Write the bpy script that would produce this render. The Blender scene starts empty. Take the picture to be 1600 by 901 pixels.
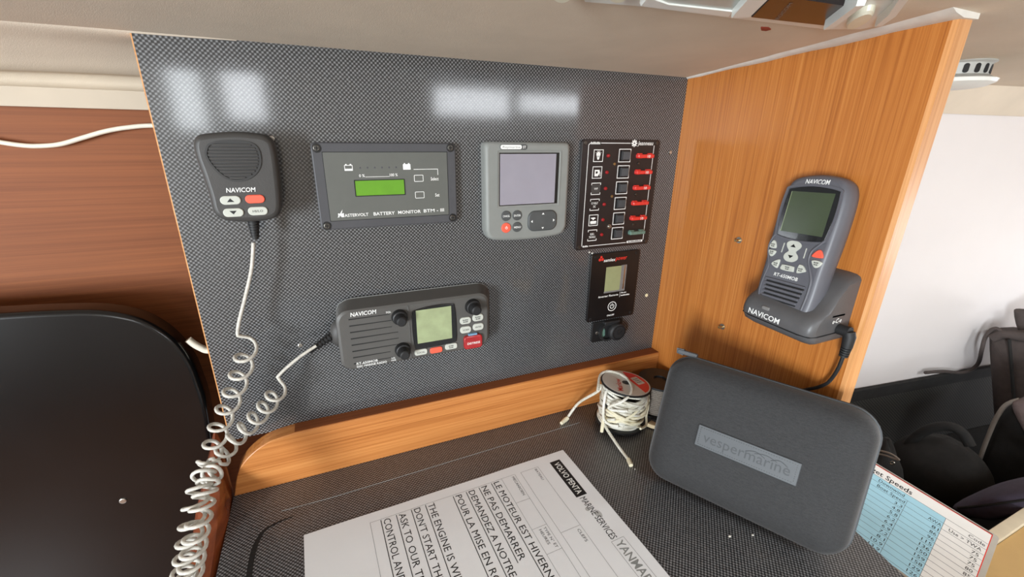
import bpy, math, random
from mathutils import Vector, Matrix
random.seed(7)
scene = bpy.context.scene
COL = scene.collection

# ------------------------------------------------------------------ camera, world, lights, exposure
F_PX = 678.95
WR = ((0.9182, -0.1197, 0.3775), (-0.3958, -0.3123, 0.8636), (0.0145, -0.9424, -0.3341))   # rows: world axes in camera axes (x right, y down, z forward)
CAM = Vector((0.0, -0.4744, 0.0))
cd = bpy.data.cameras.new('camera'); cam = bpy.data.objects.new('camera', cd); COL.objects.link(cam)
cd.sensor_width = 36.0; cd.lens = 36.0 * F_PX / 1600.0; cd.clip_start = 0.01
rm = Matrix([[WR[i][0], -WR[i][1], -WR[i][2]] for i in range(3)])
rm = rm.to_quaternion().normalized().to_matrix()
cam.matrix_world = Matrix.Translation(CAM) @ rm.to_4x4()
scene.camera = cam

world = bpy.data.worlds.new('world'); scene.world = world; world.use_nodes = True
bg = world.node_tree.nodes['Background']; bg.inputs[0].default_value = (0.86, 0.93, 1.0, 1); bg.inputs[1].default_value = 0.9

def area_light(name, loc, target, sx, sy, power, col=(1, 1, 1)):
    l = bpy.data.lights.new(name, 'AREA'); l.shape = 'RECTANGLE'; l.size = sx; l.size_y = sy; l.energy = power; l.color = col
    o = bpy.data.objects.new(name, l); COL.objects.link(o); o.location = loc
    o.rotation_euler = (Vector(target) - Vector(loc)).to_track_quat('-Z', 'Y').to_euler()
    return o
# daylight: the companionway behind the photographer, the saloon roof hatch; plus a light added low on the right for the white wall
area_light('companionway_daylight', (-1.85, -1.95, -0.15), (0.2, 0.0, -0.05), 0.45, 0.85, 96, (0.88, 0.95, 1.0))
area_light('roof_hatch_daylight', (0.45, -1.55, 0.68), (0.3, -0.5, -0.2), 0.5, 0.5, 22, (0.9, 0.96, 1.0))
area_light('forward_wall_fill', (2.7, -0.85, -0.42), (1.1, -0.1, -0.15), 0.35, 0.35, 8, (1.0, 0.96, 0.97))
scene.view_settings.view_transform = 'Standard'; scene.view_settings.look = 'None'
scene.view_settings.gamma = 1.0; scene.view_settings.use_curve_mapping = False
scene.view_settings.exposure = 0.0

def ray(x, y):
    d = (x - 800.0, y - 450.5, F_PX)
    return Vector([sum(WR[i][k] * d[k] for k in range(3)) for i in range(3)])
def on_y(x, y, Y): d = ray(x, y); return CAM + d * ((Y - CAM.y) / d.y)
def on_z(x, y, Z): d = ray(x, y); return CAM + d * ((Z - CAM.z) / d.z)
def on_x(x, y, X): d = ray(x, y); return CAM + d * ((X - CAM.x) / d.x)

# ------------------------------------------------------------------ materials
def lin(c):
    return tuple(((v / 255.0) / 12.92 if v / 255.0 <= 0.04045 else ((v / 255.0 + 0.055) / 1.055) ** 2.4) for v in c) + (1.0,)
class NT:
    def __init__(s, name):
        s.m = bpy.data.materials.new(name); s.m.use_nodes = True; s.t = s.m.node_tree; s.b = s.t.nodes['Principled BSDF']
    def n(s, typ, **kw):
        nd = s.t.nodes.new(typ)
        for k, v in kw.items(): setattr(nd, k, v)
        return nd
    def l(s, a, b): s.t.links.new(a, b)
    def math(s, op, a, b=None):
        nd = s.n('ShaderNodeMath', operation=op)
        for i, v in enumerate((a, b)):
            if v is None: continue
            if isinstance(v, (int, float)): nd.inputs[i].default_value = v
            else: s.l(v, nd.inputs[i])
        return nd.outputs[0]
    def noise(s, scale, sc=(1, 1, 1), detail=3.0, rough=0.55, rot=(0, 0, 0)):
        tc = s.n('ShaderNodeTexCoord'); mp = s.n('ShaderNodeMapping'); mp.inputs['Scale'].default_value = sc; mp.inputs['Rotation'].default_value = rot
        nz = s.n('ShaderNodeTexNoise'); nz.inputs['Scale'].default_value = scale; nz.inputs['Detail'].default_value = detail; nz.inputs['Roughness'].default_value = rough
        s.l(tc.outputs['Object'], mp.inputs['Vector']); s.l(mp.outputs[0], nz.inputs['Vector']); return nz.outputs['Fac']
    def ramp(s, fac, stops):
        r = s.n('ShaderNodeValToRGB'); e = r.color_ramp.elements
        while len(e) < len(stops): e.new(0.5)
        for el, (p, c) in zip(e, stops): el.position = p; el.color = c
        s.l(fac, r.inputs[0]); return r.outputs[0]
    def bump(s, h, strength, dist):
        b = s.n('ShaderNodeBump'); b.inputs['Strength'].default_value = strength; b.inputs['Distance'].default_value = dist
        s.l(h, b.inputs['Height']); s.l(b.outputs[0], s.b.inputs['Normal'])
def plain(name, col, rough=0.5, metal=0.0, coat=0.0, vary=0.08, scale=60.0, bump=0.0, bscale=900.0, spec=0.5, trans=0.0):
    t = NT(name); c = lin(col)
    f = t.noise(scale)
    lo = tuple(x * (1 - vary) for x in c[:3]) + (1,); hi = tuple(min(1, x * (1 + vary)) for x in c[:3]) + (1,)
    t.l(t.ramp(f, [(0.3, lo), (0.7, hi)]), t.b.inputs['Base Color'])
    t.b.inputs['Roughness'].default_value = rough; t.b.inputs['Metallic'].default_value = metal
    t.b.inputs['Coat Weight'].default_value = coat; t.b.inputs['Specular IOR Level'].default_value = spec
    t.b.inputs['Transmission Weight'].default_value = trans
    if bump: t.bump(t.noise(bscale, detail=1), bump, 0.0006)
    return t.m
def emit(name, col, strength):
    t = NT(name); t.b.inputs['Base Color'].default_value = (0, 0, 0, 1); t.b.inputs['Emission Color'].default_value = lin(col); t.b.inputs['Emission Strength'].default_value = strength
    return t.m
def wood(name, ca, cb, cc, sc, rough=0.38, coat=0.25):
    t = NT(name)
    a = t.noise(1.0, sc, detail=5, rough=0.62); b = t.noise(1.0, tuple(v * 0.16 for v in sc), detail=2)
    f = t.math('ADD', t.math('MULTIPLY', a, 0.7), t.math('MULTIPLY', b, 0.3))
    t.l(t.ramp(f, [(0.34, lin(ca)), (0.5, lin(cb)), (0.68, lin(cc))]), t.b.inputs['Base Color'])
    t.b.inputs['Roughness'].default_value = rough; t.b.inputs['Coat Weight'].default_value = coat; t.b.inputs['Coat Roughness'].default_value = 0.25
    t.b.inputs['Specular IOR Level'].default_value = 0.3
    t.bump(a, 0.12, 0.0004)
    return t.m
def weave(name, ax, period, dark, light, rough, coat, coat_rough, dust=0.0):
    t = NT(name); tc = t.n('ShaderNodeTexCoord'); sp = t.n('ShaderNodeSeparateXYZ'); t.l(tc.outputs['Object'], sp.inputs[0])
    k = 2 * math.pi / period
    # slanted plain weave: staggered pale knots on a dark ground
    su = t.math('SINE', t.math('MULTIPLY', t.math('ADD', sp.outputs[ax[0]], t.math('MULTIPLY', sp.outputs[ax[1]], 0.0)), k))
    sv = t.math('SINE', t.math('MULTIPLY', sp.outputs[ax[1]], k))
    d = t.math('MULTIPLY', su, sv)
    s45 = t.math('SINE', t.math('MULTIPLY', t.math('ADD', sp.outputs[ax[0]], sp.outputs[ax[1]]), k))
    mix = t.math('ADD', t.math('MULTIPLY', d, 0.5), 0.5)
    nz = t.noise(350.0, detail=1)
    mix = t.math('ADD', mix, t.math('MULTIPLY', t.math('SUBTRACT', nz, 0.5), 0.35))
    colr = t.ramp(mix, [(0.38, lin(dark)), (0.62, tuple((a + b) / 2 for a, b in zip(lin(dark), lin(light)))), (0.92, lin(light))])
    if dust:
        du = t.noise(9.0, detail=5, rough=0.7); dm = t.ramp(du, [(0.45, (0, 0, 0, 1)), (0.8, (dust, dust, dust, 1))])
        mx = t.n('ShaderNodeMixRGB'); t.l(dm, mx.inputs[0]); t.l(colr, mx.inputs[1]); mx.inputs[2].default_value = lin((150, 145, 138)); colr = mx.outputs[0]
    t.l(colr, t.b.inputs['Base Color']); t.b.inputs['Roughness'].default_value = rough
    t.b.inputs['Coat Weight'].default_value = coat; t.b.inputs['Coat Roughness'].default_value = coat_rough
    t.bump(mix, 0.25, 0.0004)
    return t.m

MT = {}
MT['weave_panel'] = weave('carbon_weave_laminate', ('X', 'Y'), 0.00385, (11, 12, 13), (126, 127, 129), 0.45, 1.0, 0.09)
MT['weave_desk'] = weave('carbon_weave_tabletop', ('X', 'Y'), 0.00385, (16, 17, 19), (142, 142, 144), 0.5, 0.35, 0.3, 0.12)
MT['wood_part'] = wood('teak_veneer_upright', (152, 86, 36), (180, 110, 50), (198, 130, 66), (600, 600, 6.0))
MT['wood_ledge'] = wood('teak_veneer_level', (158, 94, 44), (184, 118, 62), (202, 138, 78), (6.0, 500, 300))
MT['wood_edge'] = wood('teak_edging', (190, 128, 74), (212, 152, 96), (226, 172, 120), (300, 300, 6))
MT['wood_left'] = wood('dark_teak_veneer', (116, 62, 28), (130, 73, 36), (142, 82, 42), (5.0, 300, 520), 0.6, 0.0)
MT['varnish'] = wood('varnished_mahogany', (78, 34, 16), (112, 52, 24), (140, 72, 36), (90, 9, 90), 0.2, 0.9)
MT['liner'] = plain('headliner_vinyl', (222, 208, 188), 0.75, vary=0.05, scale=14, bump=0.25, bscale=1400)
MT['liner_trim'] = plain('pale_liner_trim', (188, 174, 154), 0.6, vary=0.04, scale=20)
MT['caulk'] = plain('white_sealant', (226, 224, 216), 0.5, vary=0.06, scale=90)
MT['hull'] = plain('white_hull_liner', (226, 220, 218), 0.55, vary=0.02, scale=6)
MT['cabin'] = plain('cream_cabin_lining', (200, 190, 176), 0.7)
MT['sole'] = wood('cabin_sole', (90, 52, 28), (120, 74, 40), (140, 92, 54), (60, 4, 60))
MT['black_gloss'] = plain('black_gloss', (13, 13, 14), 0.2, coat=0.0, vary=0.25, scale=12)
MT['black'] = plain('black_plastic', (22, 22, 23), 0.45, vary=0.1)
MT['black_plate'] = plain('black_plate', (20, 18, 18), 0.3, vary=0.1)
MT['fuse_plate'] = plain('fuse_plate_black', (32, 25, 24), 0.4, vary=0.12)
MT['rubber'] = plain('black_rubber', (26, 26, 27), 0.6)
MT['mic_grey'] = plain('charcoal_plastic', (62, 60, 58), 0.5, bump=0.15, vary=0.04)
MT['mic_dark'] = plain('charcoal_recess', (44, 43, 42), 0.55)
MT['slot'] = plain('slot_dark', (16, 16, 16), 0.7)
MT['radio_grey'] = plain('radio_grey', (82, 80, 77), 0.5, bump=0.15, vary=0.04)
MT['rubber_grey'] = plain('radio_side_grey', (66, 64, 62), 0.55, vary=0.04)
MT['hand_grey'] = plain('handset_blue_grey', (92, 92, 98), 0.42, vary=0.04)
MT['cradle_grey'] = plain('cradle_grey', (84, 83, 84), 0.42, bump=0.1, vary=0.05)
MT['batt_frame'] = plain('monitor_frame_grey', (72, 72, 75), 0.5, bump=0.12, vary=0.04)
MT['batt_face'] = plain('monitor_face_grey', (94, 95, 90), 0.55, vary=0.03)
MT['i_grey'] = plain('display_housing_grey', (132, 134, 130), 0.5, vary=0.03)
MT['i_dark'] = plain('dark_grey_button', (74, 76, 76), 0.5)
MT['screen_lav'] = plain('screen_reflection_tint', (150, 146, 156), 0.12, vary=0.05, scale=20, coat=0.5)  # pale lavender reflection of the cabin put into the screen colour
MT['screen_black'] = plain('screen_surround', (12, 12, 13), 0.15, coat=0.6)
MT['lcd_green'] = plain('green_liquid_crystal', (98, 152, 40), 0.3, vary=0.06, scale=80)
MT['lcd_dull'] = plain('dull_green_liquid_crystal', (62, 72, 50), 0.25, vary=0.08, scale=30, coat=0.1)
MT['lcd_olive'] = plain('olive_liquid_crystal', (148, 152, 112), 0.25, vary=0.06, scale=60)
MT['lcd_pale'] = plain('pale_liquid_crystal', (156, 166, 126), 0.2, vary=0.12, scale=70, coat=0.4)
MT['lcd_edge'] = plain('lcd_bezel_grey', (120, 118, 116), 0.3)
MT['key'] = plain('pale_grey_key', (192, 194, 184), 0.55, vary=0.03)
MT['key_red'] = plain('coral_red_key', (236, 96, 72), 0.5, vary=0.04)
MT['red_clear'] = plain('clear_red_flap', (160, 26, 30), 0.15, coat=0.8, vary=0.15)
MT['red_fuse'] = plain('red_fuse', (214, 48, 40), 0.25, coat=0.6, vary=0.12, scale=300)
MT['green_fuse'] = plain('grey_green_fuse', (92, 122, 110), 0.25, coat=0.6, vary=0.2, scale=300)
MT['red_led'] = plain('red_lamp', (150, 28, 34), 0.2, coat=0.8)
MT['white_print'] = plain('white_print', (236, 236, 232), 0.6, vary=0.02)
MT['grey_print'] = plain('grey_print', (132, 134, 132), 0.6)
MT['black_print'] = plain('black_print', (18, 18, 20), 0.6)
MT['line_print'] = plain('dark_grey_line', (74, 74, 78), 0.6)
MT['red_print'] = plain('red_print', (206, 46, 34), 0.6)
MT['steel'] = plain('steel', (190, 186, 178), 0.28, metal=1.0)
MT['dark_steel'] = plain('dark_steel', (96, 94, 90), 0.4, metal=1.0)
MT['brass'] = plain('tarnished_brass', (176, 150, 104), 0.35, metal=0.9)
MT['ivory'] = plain('ivory_plug', (222, 212, 176), 0.5)
MT['cord'] = plain('aged_white_cord', (196, 192, 182), 0.5, vary=0.16, scale=260)
MT['white_cable'] = plain('white_cable', (232, 224, 206), 0.4, vary=0.03)
MT['paper'] = plain('white_paper', (226, 227, 228), 0.65, vary=0.015, scale=18, bump=0.0)
MT['paper_stain'] = plain('damp_paper', (178, 178, 176), 0.6)
MT['case'] = None
MT['white_plastic'] = plain('white_plastic', (236, 238, 232), 0.3, vary=0.02)
MT['cream_plastic'] = plain('cream_lamp_plastic', (240, 236, 214), 0.35, vary=0.02)
MT['lens_grey'] = plain('frosted_lens', (186, 192, 186), 0.3, vary=0.03)
MT['vent_grey'] = plain('vent_grey', (176, 176, 170), 0.5)
MT['spool_white'] = plain('spool_label_grey', (206, 204, 198), 0.45, vary=0.04)
MT['spool_red'] = plain('spool_label_red', (222, 60, 52), 0.4, vary=0.04)
MT['twine'] = plain('grey_twine', (120, 110, 100), 0.8, vary=0.3, scale=500, bump=0.6, bscale=1200)
MT['tape_tan'] = plain('tan_tape', (196, 176, 140), 0.6, vary=0.15)
MT['navy'] = plain('navy_cloth', (66, 60, 76), 0.85, vary=0.15, scale=90, bump=0.5, bscale=1500)
MT['black_cloth'] = plain('black_cloth', (28, 27, 26), 0.9, vary=0.25, scale=70, bump=0.6, bscale=1100)
MT['brown_cloth'] = plain('dark_brown_cloth', (72, 63, 60), 0.85, vary=0.15, scale=80, bump=0.6, bscale=1300)
MT['mauve_cloth'] = plain('mauve_grey_cloth', (104, 90, 88), 0.9, vary=0.12, scale=120, bump=0.6, bscale=1300)
MT['piping'] = plain('grey_piping', (126, 118, 110), 0.8)
MT['tan'] = plain('tan_vinyl', (206, 170, 112), 0.6, vary=0.05, scale=24)
MT['cream'] = plain('cream_rim', (218, 206, 180), 0.55, vary=0.05)
MT['card_blue'] = plain('pale_blue_print', (158, 202, 218), 0.35, coat=0.5, vary=0.02)
MT['card_white'] = plain('card_white', (226, 224, 220), 0.35, coat=0.5, vary=0.02)
MT['laminate'] = plain('clear_laminate_rim', (176, 170, 160), 0.25, coat=0.7, vary=0.05)
MT['card_brown'] = plain('card_dark_edge', (92, 66, 60), 0.4)
MT['dirt'] = plain('white_crumb', (220, 216, 206), 0.8)
MT['red_paint'] = plain('red_brown_chip', (150, 62, 44), 0.7)

def speckled_rope():
    t = NT('flecked_white_rope')
    f = t.noise(700.0, detail=1); g = t.noise(60.0, detail=2)
    base = t.ramp(g, [(0.35, lin((196, 190, 172))), (0.65, lin((226, 224, 214)))])
    m = t.n('ShaderNodeMixRGB'); t.l(t.ramp(f, [(0.27, (1, 1, 1, 1)), (0.33, (0, 0, 0, 1))]), m.inputs[0]); t.l(base, m.inputs[1]); m.inputs[2].default_value = lin((60, 62, 66))
    t.l(m.outputs[0], t.b.inputs['Base Color']); t.b.inputs['Roughness'].default_value = 0.75
    t.bump(t.noise(1600.0, detail=0), 0.4, 0.0004); return t.m
MT['rope'] = speckled_rope()
MT['rope_cream'] = plain('cream_rope', (222, 214, 186), 0.7, vary=0.08, scale=200, bump=0.5, bscale=1600)
def ribbed_cloth(name, col):
    t = NT(name); c = lin(col); tc = t.n('ShaderNodeTexCoord'); sp = t.n('ShaderNodeSeparateXYZ'); t.l(tc.outputs['Object'], sp.inputs[0])
    f = t.noise(1.0, (260, 900, 260), detail=3, rough=0.7); g = t.noise(1400.0, detail=1)
    h = t.math('ADD', t.math('MULTIPLY', f, 0.6), t.math('MULTIPLY', g, 0.4))
    t.l(t.ramp(h, [(0.32, tuple(v * 0.55 for v in c[:3]) + (1,)), (0.68, tuple(min(1, v * 1.6) for v in c[:3]) + (1,))]), t.b.inputs['Base Color'])
    t.b.inputs['Roughness'].default_value = 0.8; t.b.inputs['Sheen Weight'].default_value = 0.15; t.bump(h, 0.5, 0.0005); return t.m
MT['case'] = ribbed_cloth('charcoal_case_cloth', (37, 37, 38))
MT['case_dark'] = plain('case_side', (32, 32, 34), 0.75, bump=0.4)
MT['patch'] = plain('grey_rubber_patch', (72, 75, 78), 0.55, vary=0.03)
MT['patch_dark'] = plain('embossed_letter', (56, 58, 61), 0.6)
def mesh_cloth():
    t = NT('black_mesh_cloth'); tc = t.n('ShaderNodeTexCoord'); sp = t.n('ShaderNodeSeparateXYZ'); t.l(tc.outputs['Object'], sp.inputs[0])
    a = t.math('SINE', t.math('MULTIPLY', sp.outputs['X'], 900.0)); b = t.math('SINE', t.math('MULTIPLY', sp.outputs['Z'], 1100.0))
    h = t.math('MULTIPLY', a, b); t.l(t.ramp(h, [(0.45, lin((30, 29, 27))), (0.75, lin((86, 82, 74)))]), t.b.inputs['Base Color'])
    t.b.inputs['Roughness'].default_value = 0.8; return t.m
MT['mesh'] = mesh_cloth()

# ------------------------------------------------------------------ shape builders: every shape is (verts, faces)
def merge(*shapes):
    V, Fc = [], []
    for v, f in shapes:
        n = len(V); V += [tuple(p) for p in v]; Fc += [tuple(i + n for i in q) for q in f]
    return V, Fc
def loft(loops, cap0=True, cap1=True, close=False):
    n = len(loops[0]); V = [tuple(p) for lp in loops for p in lp]; Fc = []
    m = len(loops)
    for a in range(m if close else m - 1):
        b = (a + 1) % m
        for i in range(n):
            j = (i + 1) % n; Fc.append((a * n + i, a * n + j, b * n + j, b * n + i))
    if not close:
        if cap0: Fc.append(tuple(range(n - 1, -1, -1)))
        if cap1: Fc.append(tuple((m - 1) * n + i for i in range(n)))
    return V, Fc
def rr(cx, cy, w, h, r, n=5):
    r = max(0.01, min(r, w / 2 - 0.001, h / 2 - 0.001)); P = []
    for k, (sx, sy) in enumerate(((1, -1), (1, 1), (-1, 1), (-1, -1))):
        ox, oy = cx + sx * (w / 2 - r), cy + sy * (h / 2 - r); a0 = -math.pi / 2 + k * math.pi / 2
        for i in range(n + 1):
            a = a0 + i / n * math.pi / 2; P.append((ox + r * math.cos(a), oy + r * math.sin(a)))
    return P
def circ(cx, cy, r, n=24, ry=None):
    ry = r if ry is None else ry
    return [(cx + r * math.cos(2 * math.pi * i / n), cy + ry * math.sin(2 * math.pi * i / n)) for i in range(n)]
def inset(P, d):
    n = len(P); out = []
    for i in range(n):
        a, b, c = Vector(P[i - 1]), Vector(P[i]), Vector(P[(i + 1) % n])
        e1 = (b - a); e2 = (c - b)
        if e1.length < 1e-9: e1 = e2
        if e2.length < 1e-9: e2 = e1
        e1.normalize(); e2.normalize(); n1 = Vector((-e1.y, e1.x)); n2 = Vector((-e2.y, e2.x)); m = n1 + n2
        if m.length < 1e-6: m = n1
        m.normalize(); k = d / max(0.5, m.dot(n1)); out.append((b.x + m.x * k, b.y + m.y * k))
    return out
def at(P, z): return [(x, y, z) for x, y in P]
def prism(P, z0, z1, b=0.0, nb=3):
    L = [at(P, z0)]
    if b <= 0: L.append(at(P, z1))
    else:
        for i in range(nb + 1):
            a = i / nb * math.pi / 2; L.append(at(inset(P, b * (1 - math.cos(a))), z1 - b + b * math.sin(a)))
    return loft(L)
def rslab(cx, cy, w, h, r, z0, z1, b=0.0, n=5): 
    L = [at(rr(cx, cy, w, h, r, n), z0)]
    if b <= 0: L.append(at(rr(cx, cy, w, h, r, n), z1))
    else:
        for i in range(4):
            a = i / 3 * math.pi / 2; k = b * (1 - math.cos(a)); L.append(at(rr(cx, cy, w - 2 * k, h - 2 * k, max(0.05, r - k), n), z1 - b + b * math.sin(a)))
    return loft(L)
def cyl(cx, cy, r, z0, z1, b=0.0, n=24, r1=None):
    r1 = r if r1 is None else r1; L = [at(circ(cx, cy, r, n), z0)]
    if b <= 0: L.append(at(circ(cx, cy, r1, n), z1))
    else:
        L.append(at(circ(cx, cy, r1, n), z1 - b)); L.append(at(circ(cx, cy, r1 - b * 0.3, n), z1 - b * 0.3)); L.append(at(circ(cx, cy, r1 - b, n), z1))
    return loft(L)
def ringf(outer, inner, z0, z1): return loft([at(outer, z0), at(outer, z1), at(inner, z1), at(inner, z0)], close=True)
def frame(cx, cy, w, h, t, z0, z1, r=0.3): return ringf(rr(cx, cy, w, h, r, 3), rr(cx, cy, w - 2 * t, h - 2 * t, max(0.05, r - t), 3), z0, z1)
def bar(x0, y0, x1, y1, t, z0, z1):
    d = Vector((x1 - x0, y1 - y0)).normalized(); n = Vector((-d.y, d.x)) * t / 2
    return prism([(x0 - n.x, y0 - n.y), (x1 - n.x, y1 - n.y), (x1 + n.x, y1 + n.y), (x0 + n.x, y0 + n.y)], z0, z1)
def box(x0, x1, y0, y1, z0, z1): return prism([(x0, y0), (x1, y0), (x1, y1), (x0, y1)], z0, z1)
def spline(P, n=6, closed=False):
    P = [Vector(p) for p in P]; m = len(P); out = []
    for i in range(m if closed else m - 1):
        g = (lambda k: P[k % m]) if closed else (lambda k: P[min(max(k, 0), m - 1)])
        a, b, c, d = g(i - 1), g(i), g(i + 1), g(i + 2)
        for k in range(n):
            t = k / n; out.append(0.5 * ((2 * b) + (c - a) * t + (2 * a - 5 * b + 4 * c - d) * t * t + (3 * b - a - 3 * c + d) * t ** 3))
    if not closed: out.append(P[-1])
    return [tuple(p) for p in out]
def tube(path, r, n=8, closed=False):
    P = [Vector(p) for p in path]; m = len(P); loops = []; ref = None
    for i in range(m):
        t = (P[(i + 1) % m] - P[i - 1]) if closed else (P[min(i + 1, m - 1)] - P[max(i - 1, 0)])
        t.normalize()
        if ref is None: ref = t.orthogonal().normalized()
        ref = (ref - t * ref.dot(t)); ref.normalize(); bn = t.cross(ref)
        rad = r[i] if isinstance(r, (list, tuple)) else r
        loops.append([tuple(P[i] + (ref * math.cos(2 * math.pi * k / n) + bn * math.sin(2 * math.pi * k / n)) * rad) for k in range(n)])
    return loft(loops, close=closed)
def dome(cx, cy, cz, rx, ry, rz, nu=24, nv=12, lumps=0.0, seed=0, flat=None):
    rnd = random.Random(seed); ph = [rnd.uniform(0, 6.28) for _ in range(6)]; L = []
    for j in range(1, nv):
        th = math.pi * j / nv; lp = []
        for i in range(nu):
            a = 2 * math.pi * i / nu
            k = 1 + lumps * (math.sin(3 * a + ph[0] + 2 * th) + 0.6 * math.sin(5 * a + ph[1] - 3 * th) + 0.5 * math.sin(7 * th + ph[2] + a))
            z = cz - rz * math.cos(th) * k
            if flat is not None: z = max(z, flat)
            lp.append((cx + rx * math.sin(th) * math.cos(a) * k, cy + ry * math.sin(th) * math.sin(a) * k, z))
        L.append(lp)
    return loft(L)
FONT_CACHE = {}
def glyphs(s, bold):
    key = (s, bold)
    if key not in FONT_CACHE:
        c = bpy.data.curves.new('lettering', 'FONT'); c.body = s; c.size = 1.0; c.offset = bold; c.resolution_u = 2
        o = bpy.data.objects.new('lettering', c); COL.objects.link(o)
        bpy.context.view_layer.update()
        me = bpy.data.meshes.new_from_object(o.evaluated_get(bpy.context.evaluated_depsgraph_get()))
        V = [tuple(v.co) for v in me.vertices]; Fc = [tuple(p.vertices) for p in me.polygons]
        bpy.data.objects.remove(o); bpy.data.curves.remove(c); bpy.data.meshes.remove(me); FONT_CACHE[key] = (V, Fc)
    return FONT_CACHE[key]
def text(s, x0, x1, yb, h, z, italic=0.0, bold=0.0, rot=0.0):
    """lettering from x0 to x1 on base line yb, height h of the tallest letter"""
    V, Fc = glyphs(s, min(bold, 0.012))
    ax, bx = min(v[0] for v in V), max(v[0] for v in V); ay = 0.0; by = max(v[1] for v in V)
    out = []
    for v in V:
        y = (v[1] - ay) / (by - ay) * h; x = x0 + (v[0] - ax) / (bx - ax) * (x1 - x0) + y * italic
        if rot:
            dx, dy = x - x0, y; x = x0 + dx * math.cos(rot) - dy * math.sin(rot); y = dx * math.sin(rot) + dy * math.cos(rot)
        out.append((x, yb + y, z))
    return out, Fc
def strokes(x0, x1, y, h, z, n):
    """a line of lettering too small to read: n upright marks"""
    p = (x1 - x0) / n; sh = []
    for i in range(n):
        k = i % 3; sh.append(box(x0 + p * i, x0 + p * (i + 0.68), y, y + h * (0.78 if k == 1 else 1.0), z, z + 0.05))
    return merge(*sh)

def to_mesh(name, shape, scale=1.0, org=(0, 0, 0), smooth=35.0):
    V, Fc = shape; me = bpy.data.meshes.new(name)
    me.from_pydata([((v[0] - org[0]) * scale, (v[1] - org[1]) * scale, (v[2] - org[2]) * scale) for v in V], [], Fc)
    me.validate(); 
    if smooth:
        me.set_sharp_from_angle(angle=math.radians(smooth)); me.polygons.foreach_set('use_smooth', [smooth >= 60 or len(p.vertices) <= 8 for p in me.polygons])
    me.update(); return me
def link(name, me, mat, parent=None):
    o = bpy.data.objects.new(name, me); COL.objects.link(o)
    if mat is not None and len(me.materials) == 0: me.materials.append(MT[mat] if isinstance(mat, str) else mat)
    o.parent = parent; return o
def tag(o, label, cat, group=None):
    o['label'] = label; o['category'] = cat
    if group: o['group'] = group
    return o
def struct(name, shape, mat, parent=None, smooth=35.0):
    o = link(name, to_mesh(name, shape, 1.0, smooth=smooth), mat, parent)
    if parent is None: o['kind'] = 'structure'
    return o
def wbox(x0, x1, y0, y1, z0, z1): return box(x0, x1, y0, y1, z0, z1)

ROT_PANEL = (math.pi / 2, 0, 0)                     # local x right, y up, z out of the instrument panel
ROT_PART = (math.pi / 2, 0, -math.pi / 2)           # the same on the wooden partition
class Thing:
    """an Empty at the thing's base; parts are drawn in millimetres in its plane"""
    def __init__(s, name, label, cat, frame_, ox, oy, oz=0.0, group=None):
        s.e = bpy.data.objects.new(name, None); COL.objects.link(s.e); s.e.empty_display_size = 0.02; s.o = (ox, oy, oz)
        if frame_ == 'panel': s.e.location = (ox * 0.001, -oz * 0.001, oy * 0.001); s.e.rotation_euler = ROT_PANEL
        elif frame_ == 'part': s.e.location = (PART_X - oz * 0.001, -ox * 0.001, oy * 0.001); s.e.rotation_euler = ROT_PART
        else: s.e.matrix_world = frame_; s.o = (0, 0, 0)
        tag(s.e, label, cat, group)
    def part(s, name, shape, mat, parent=None, label=None, smooth=35.0):
        o = link(name, to_mesh(name, shape, 0.001, s.o, smooth), mat, parent or s.e)
        if label: o['label'] = label
        return o
    def copies(s, name, shape_fn, spots, mat, parent=None, label=None):
        """alike parts share one mesh; shape_fn draws it round (0, 0)"""
        me = to_mesh(name, shape_fn, 0.001); out = []
        for p in spots:
            o = link(name, me, mat, parent or s.e); o.location = ((p[0] - s.o[0]) * 0.001, (p[1] - s.o[1]) * 0.001, ((p[2] if len(p) > 2 else 0) - s.o[2]) * 0.001)
            if len(p) > 3: o.rotation_euler = (0, 0, p[3])
            if label: o['label'] = label
            out.append(o)
        return out
def cross_slot(r, z): return merge(box(-r, r, -r * 0.2, r * 0.2, z, z + 0.06), box(-r * 0.2, r * 0.2, -r, r, z, z + 0.06))

# ------------------------------------------------------------------ the setting
PART_X = 0.4485; DESK_Z = -0.375; PART_FRONT = -0.266
def ceil_z(y): return 0.0715 - 0.0686 * y
def quad_slab(corners, t):
    """flat slab under four world corners, thickened along +z"""
    lo = [tuple(c) for c in corners]; hi = [(c[0], c[1], c[2] + t) for c in corners]
    return loft([lo, hi])
# low deckhead over the chart table
struct('ceiling', quad_slab([(-1.3, -0.75, ceil_z(-0.75)), (1.9, -0.75, ceil_z(-0.75)), (1.9, 0.004, ceil_z(0.004)), (-1.3, 0.004, ceil_z(0.004))], 0.03), 'liner')
# softly padded run of headliner falling away behind the panel on the left
pts = [(-0.004, ceil_z(-0.004) + 0.004), (0.003, ceil_z(0.003) - 0.0002), (0.03, 0.0665), (0.055, 0.058), (0.074, 0.050), (0.088, 0.046), (0.098, 0.0455), (0.106, 0.040), (0.112, 0.030)]
pts = spline([(a, b, 0) for a, b in pts], 5)
L = [[(x, p[0], p[1] + 0.0018 * math.sin(14 * x + 40 * p[0])) for x in [-1.3 + 1.25 * i / 40 for i in range(41)]] for p in pts]
V = [q for lp in L for q in lp]; n = 41
struct('trim_1', (V, [(a * n + i, a * n + i + 1, (a + 1) * n + i + 1, (a + 1) * n + i) for a in range(len(L) - 1) for i in range(n - 1)]), 'liner')
struct('leak_cover', wbox(-1.3, 0.46, 0.0045, 0.13, 0.0735, 0.10), 'liner')  # unseen slab added above the padded run to stop daylight leaking in
struct('trim_2', wbox(-1.3, -0.02, 0.084, 0.125, 0.0172, 0.0335), 'liner_trim')
struct('wall_left', wbox(-1.3, 0.44, 0.095, 0.115, -0.9, 0.025), 'wood_left')
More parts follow.
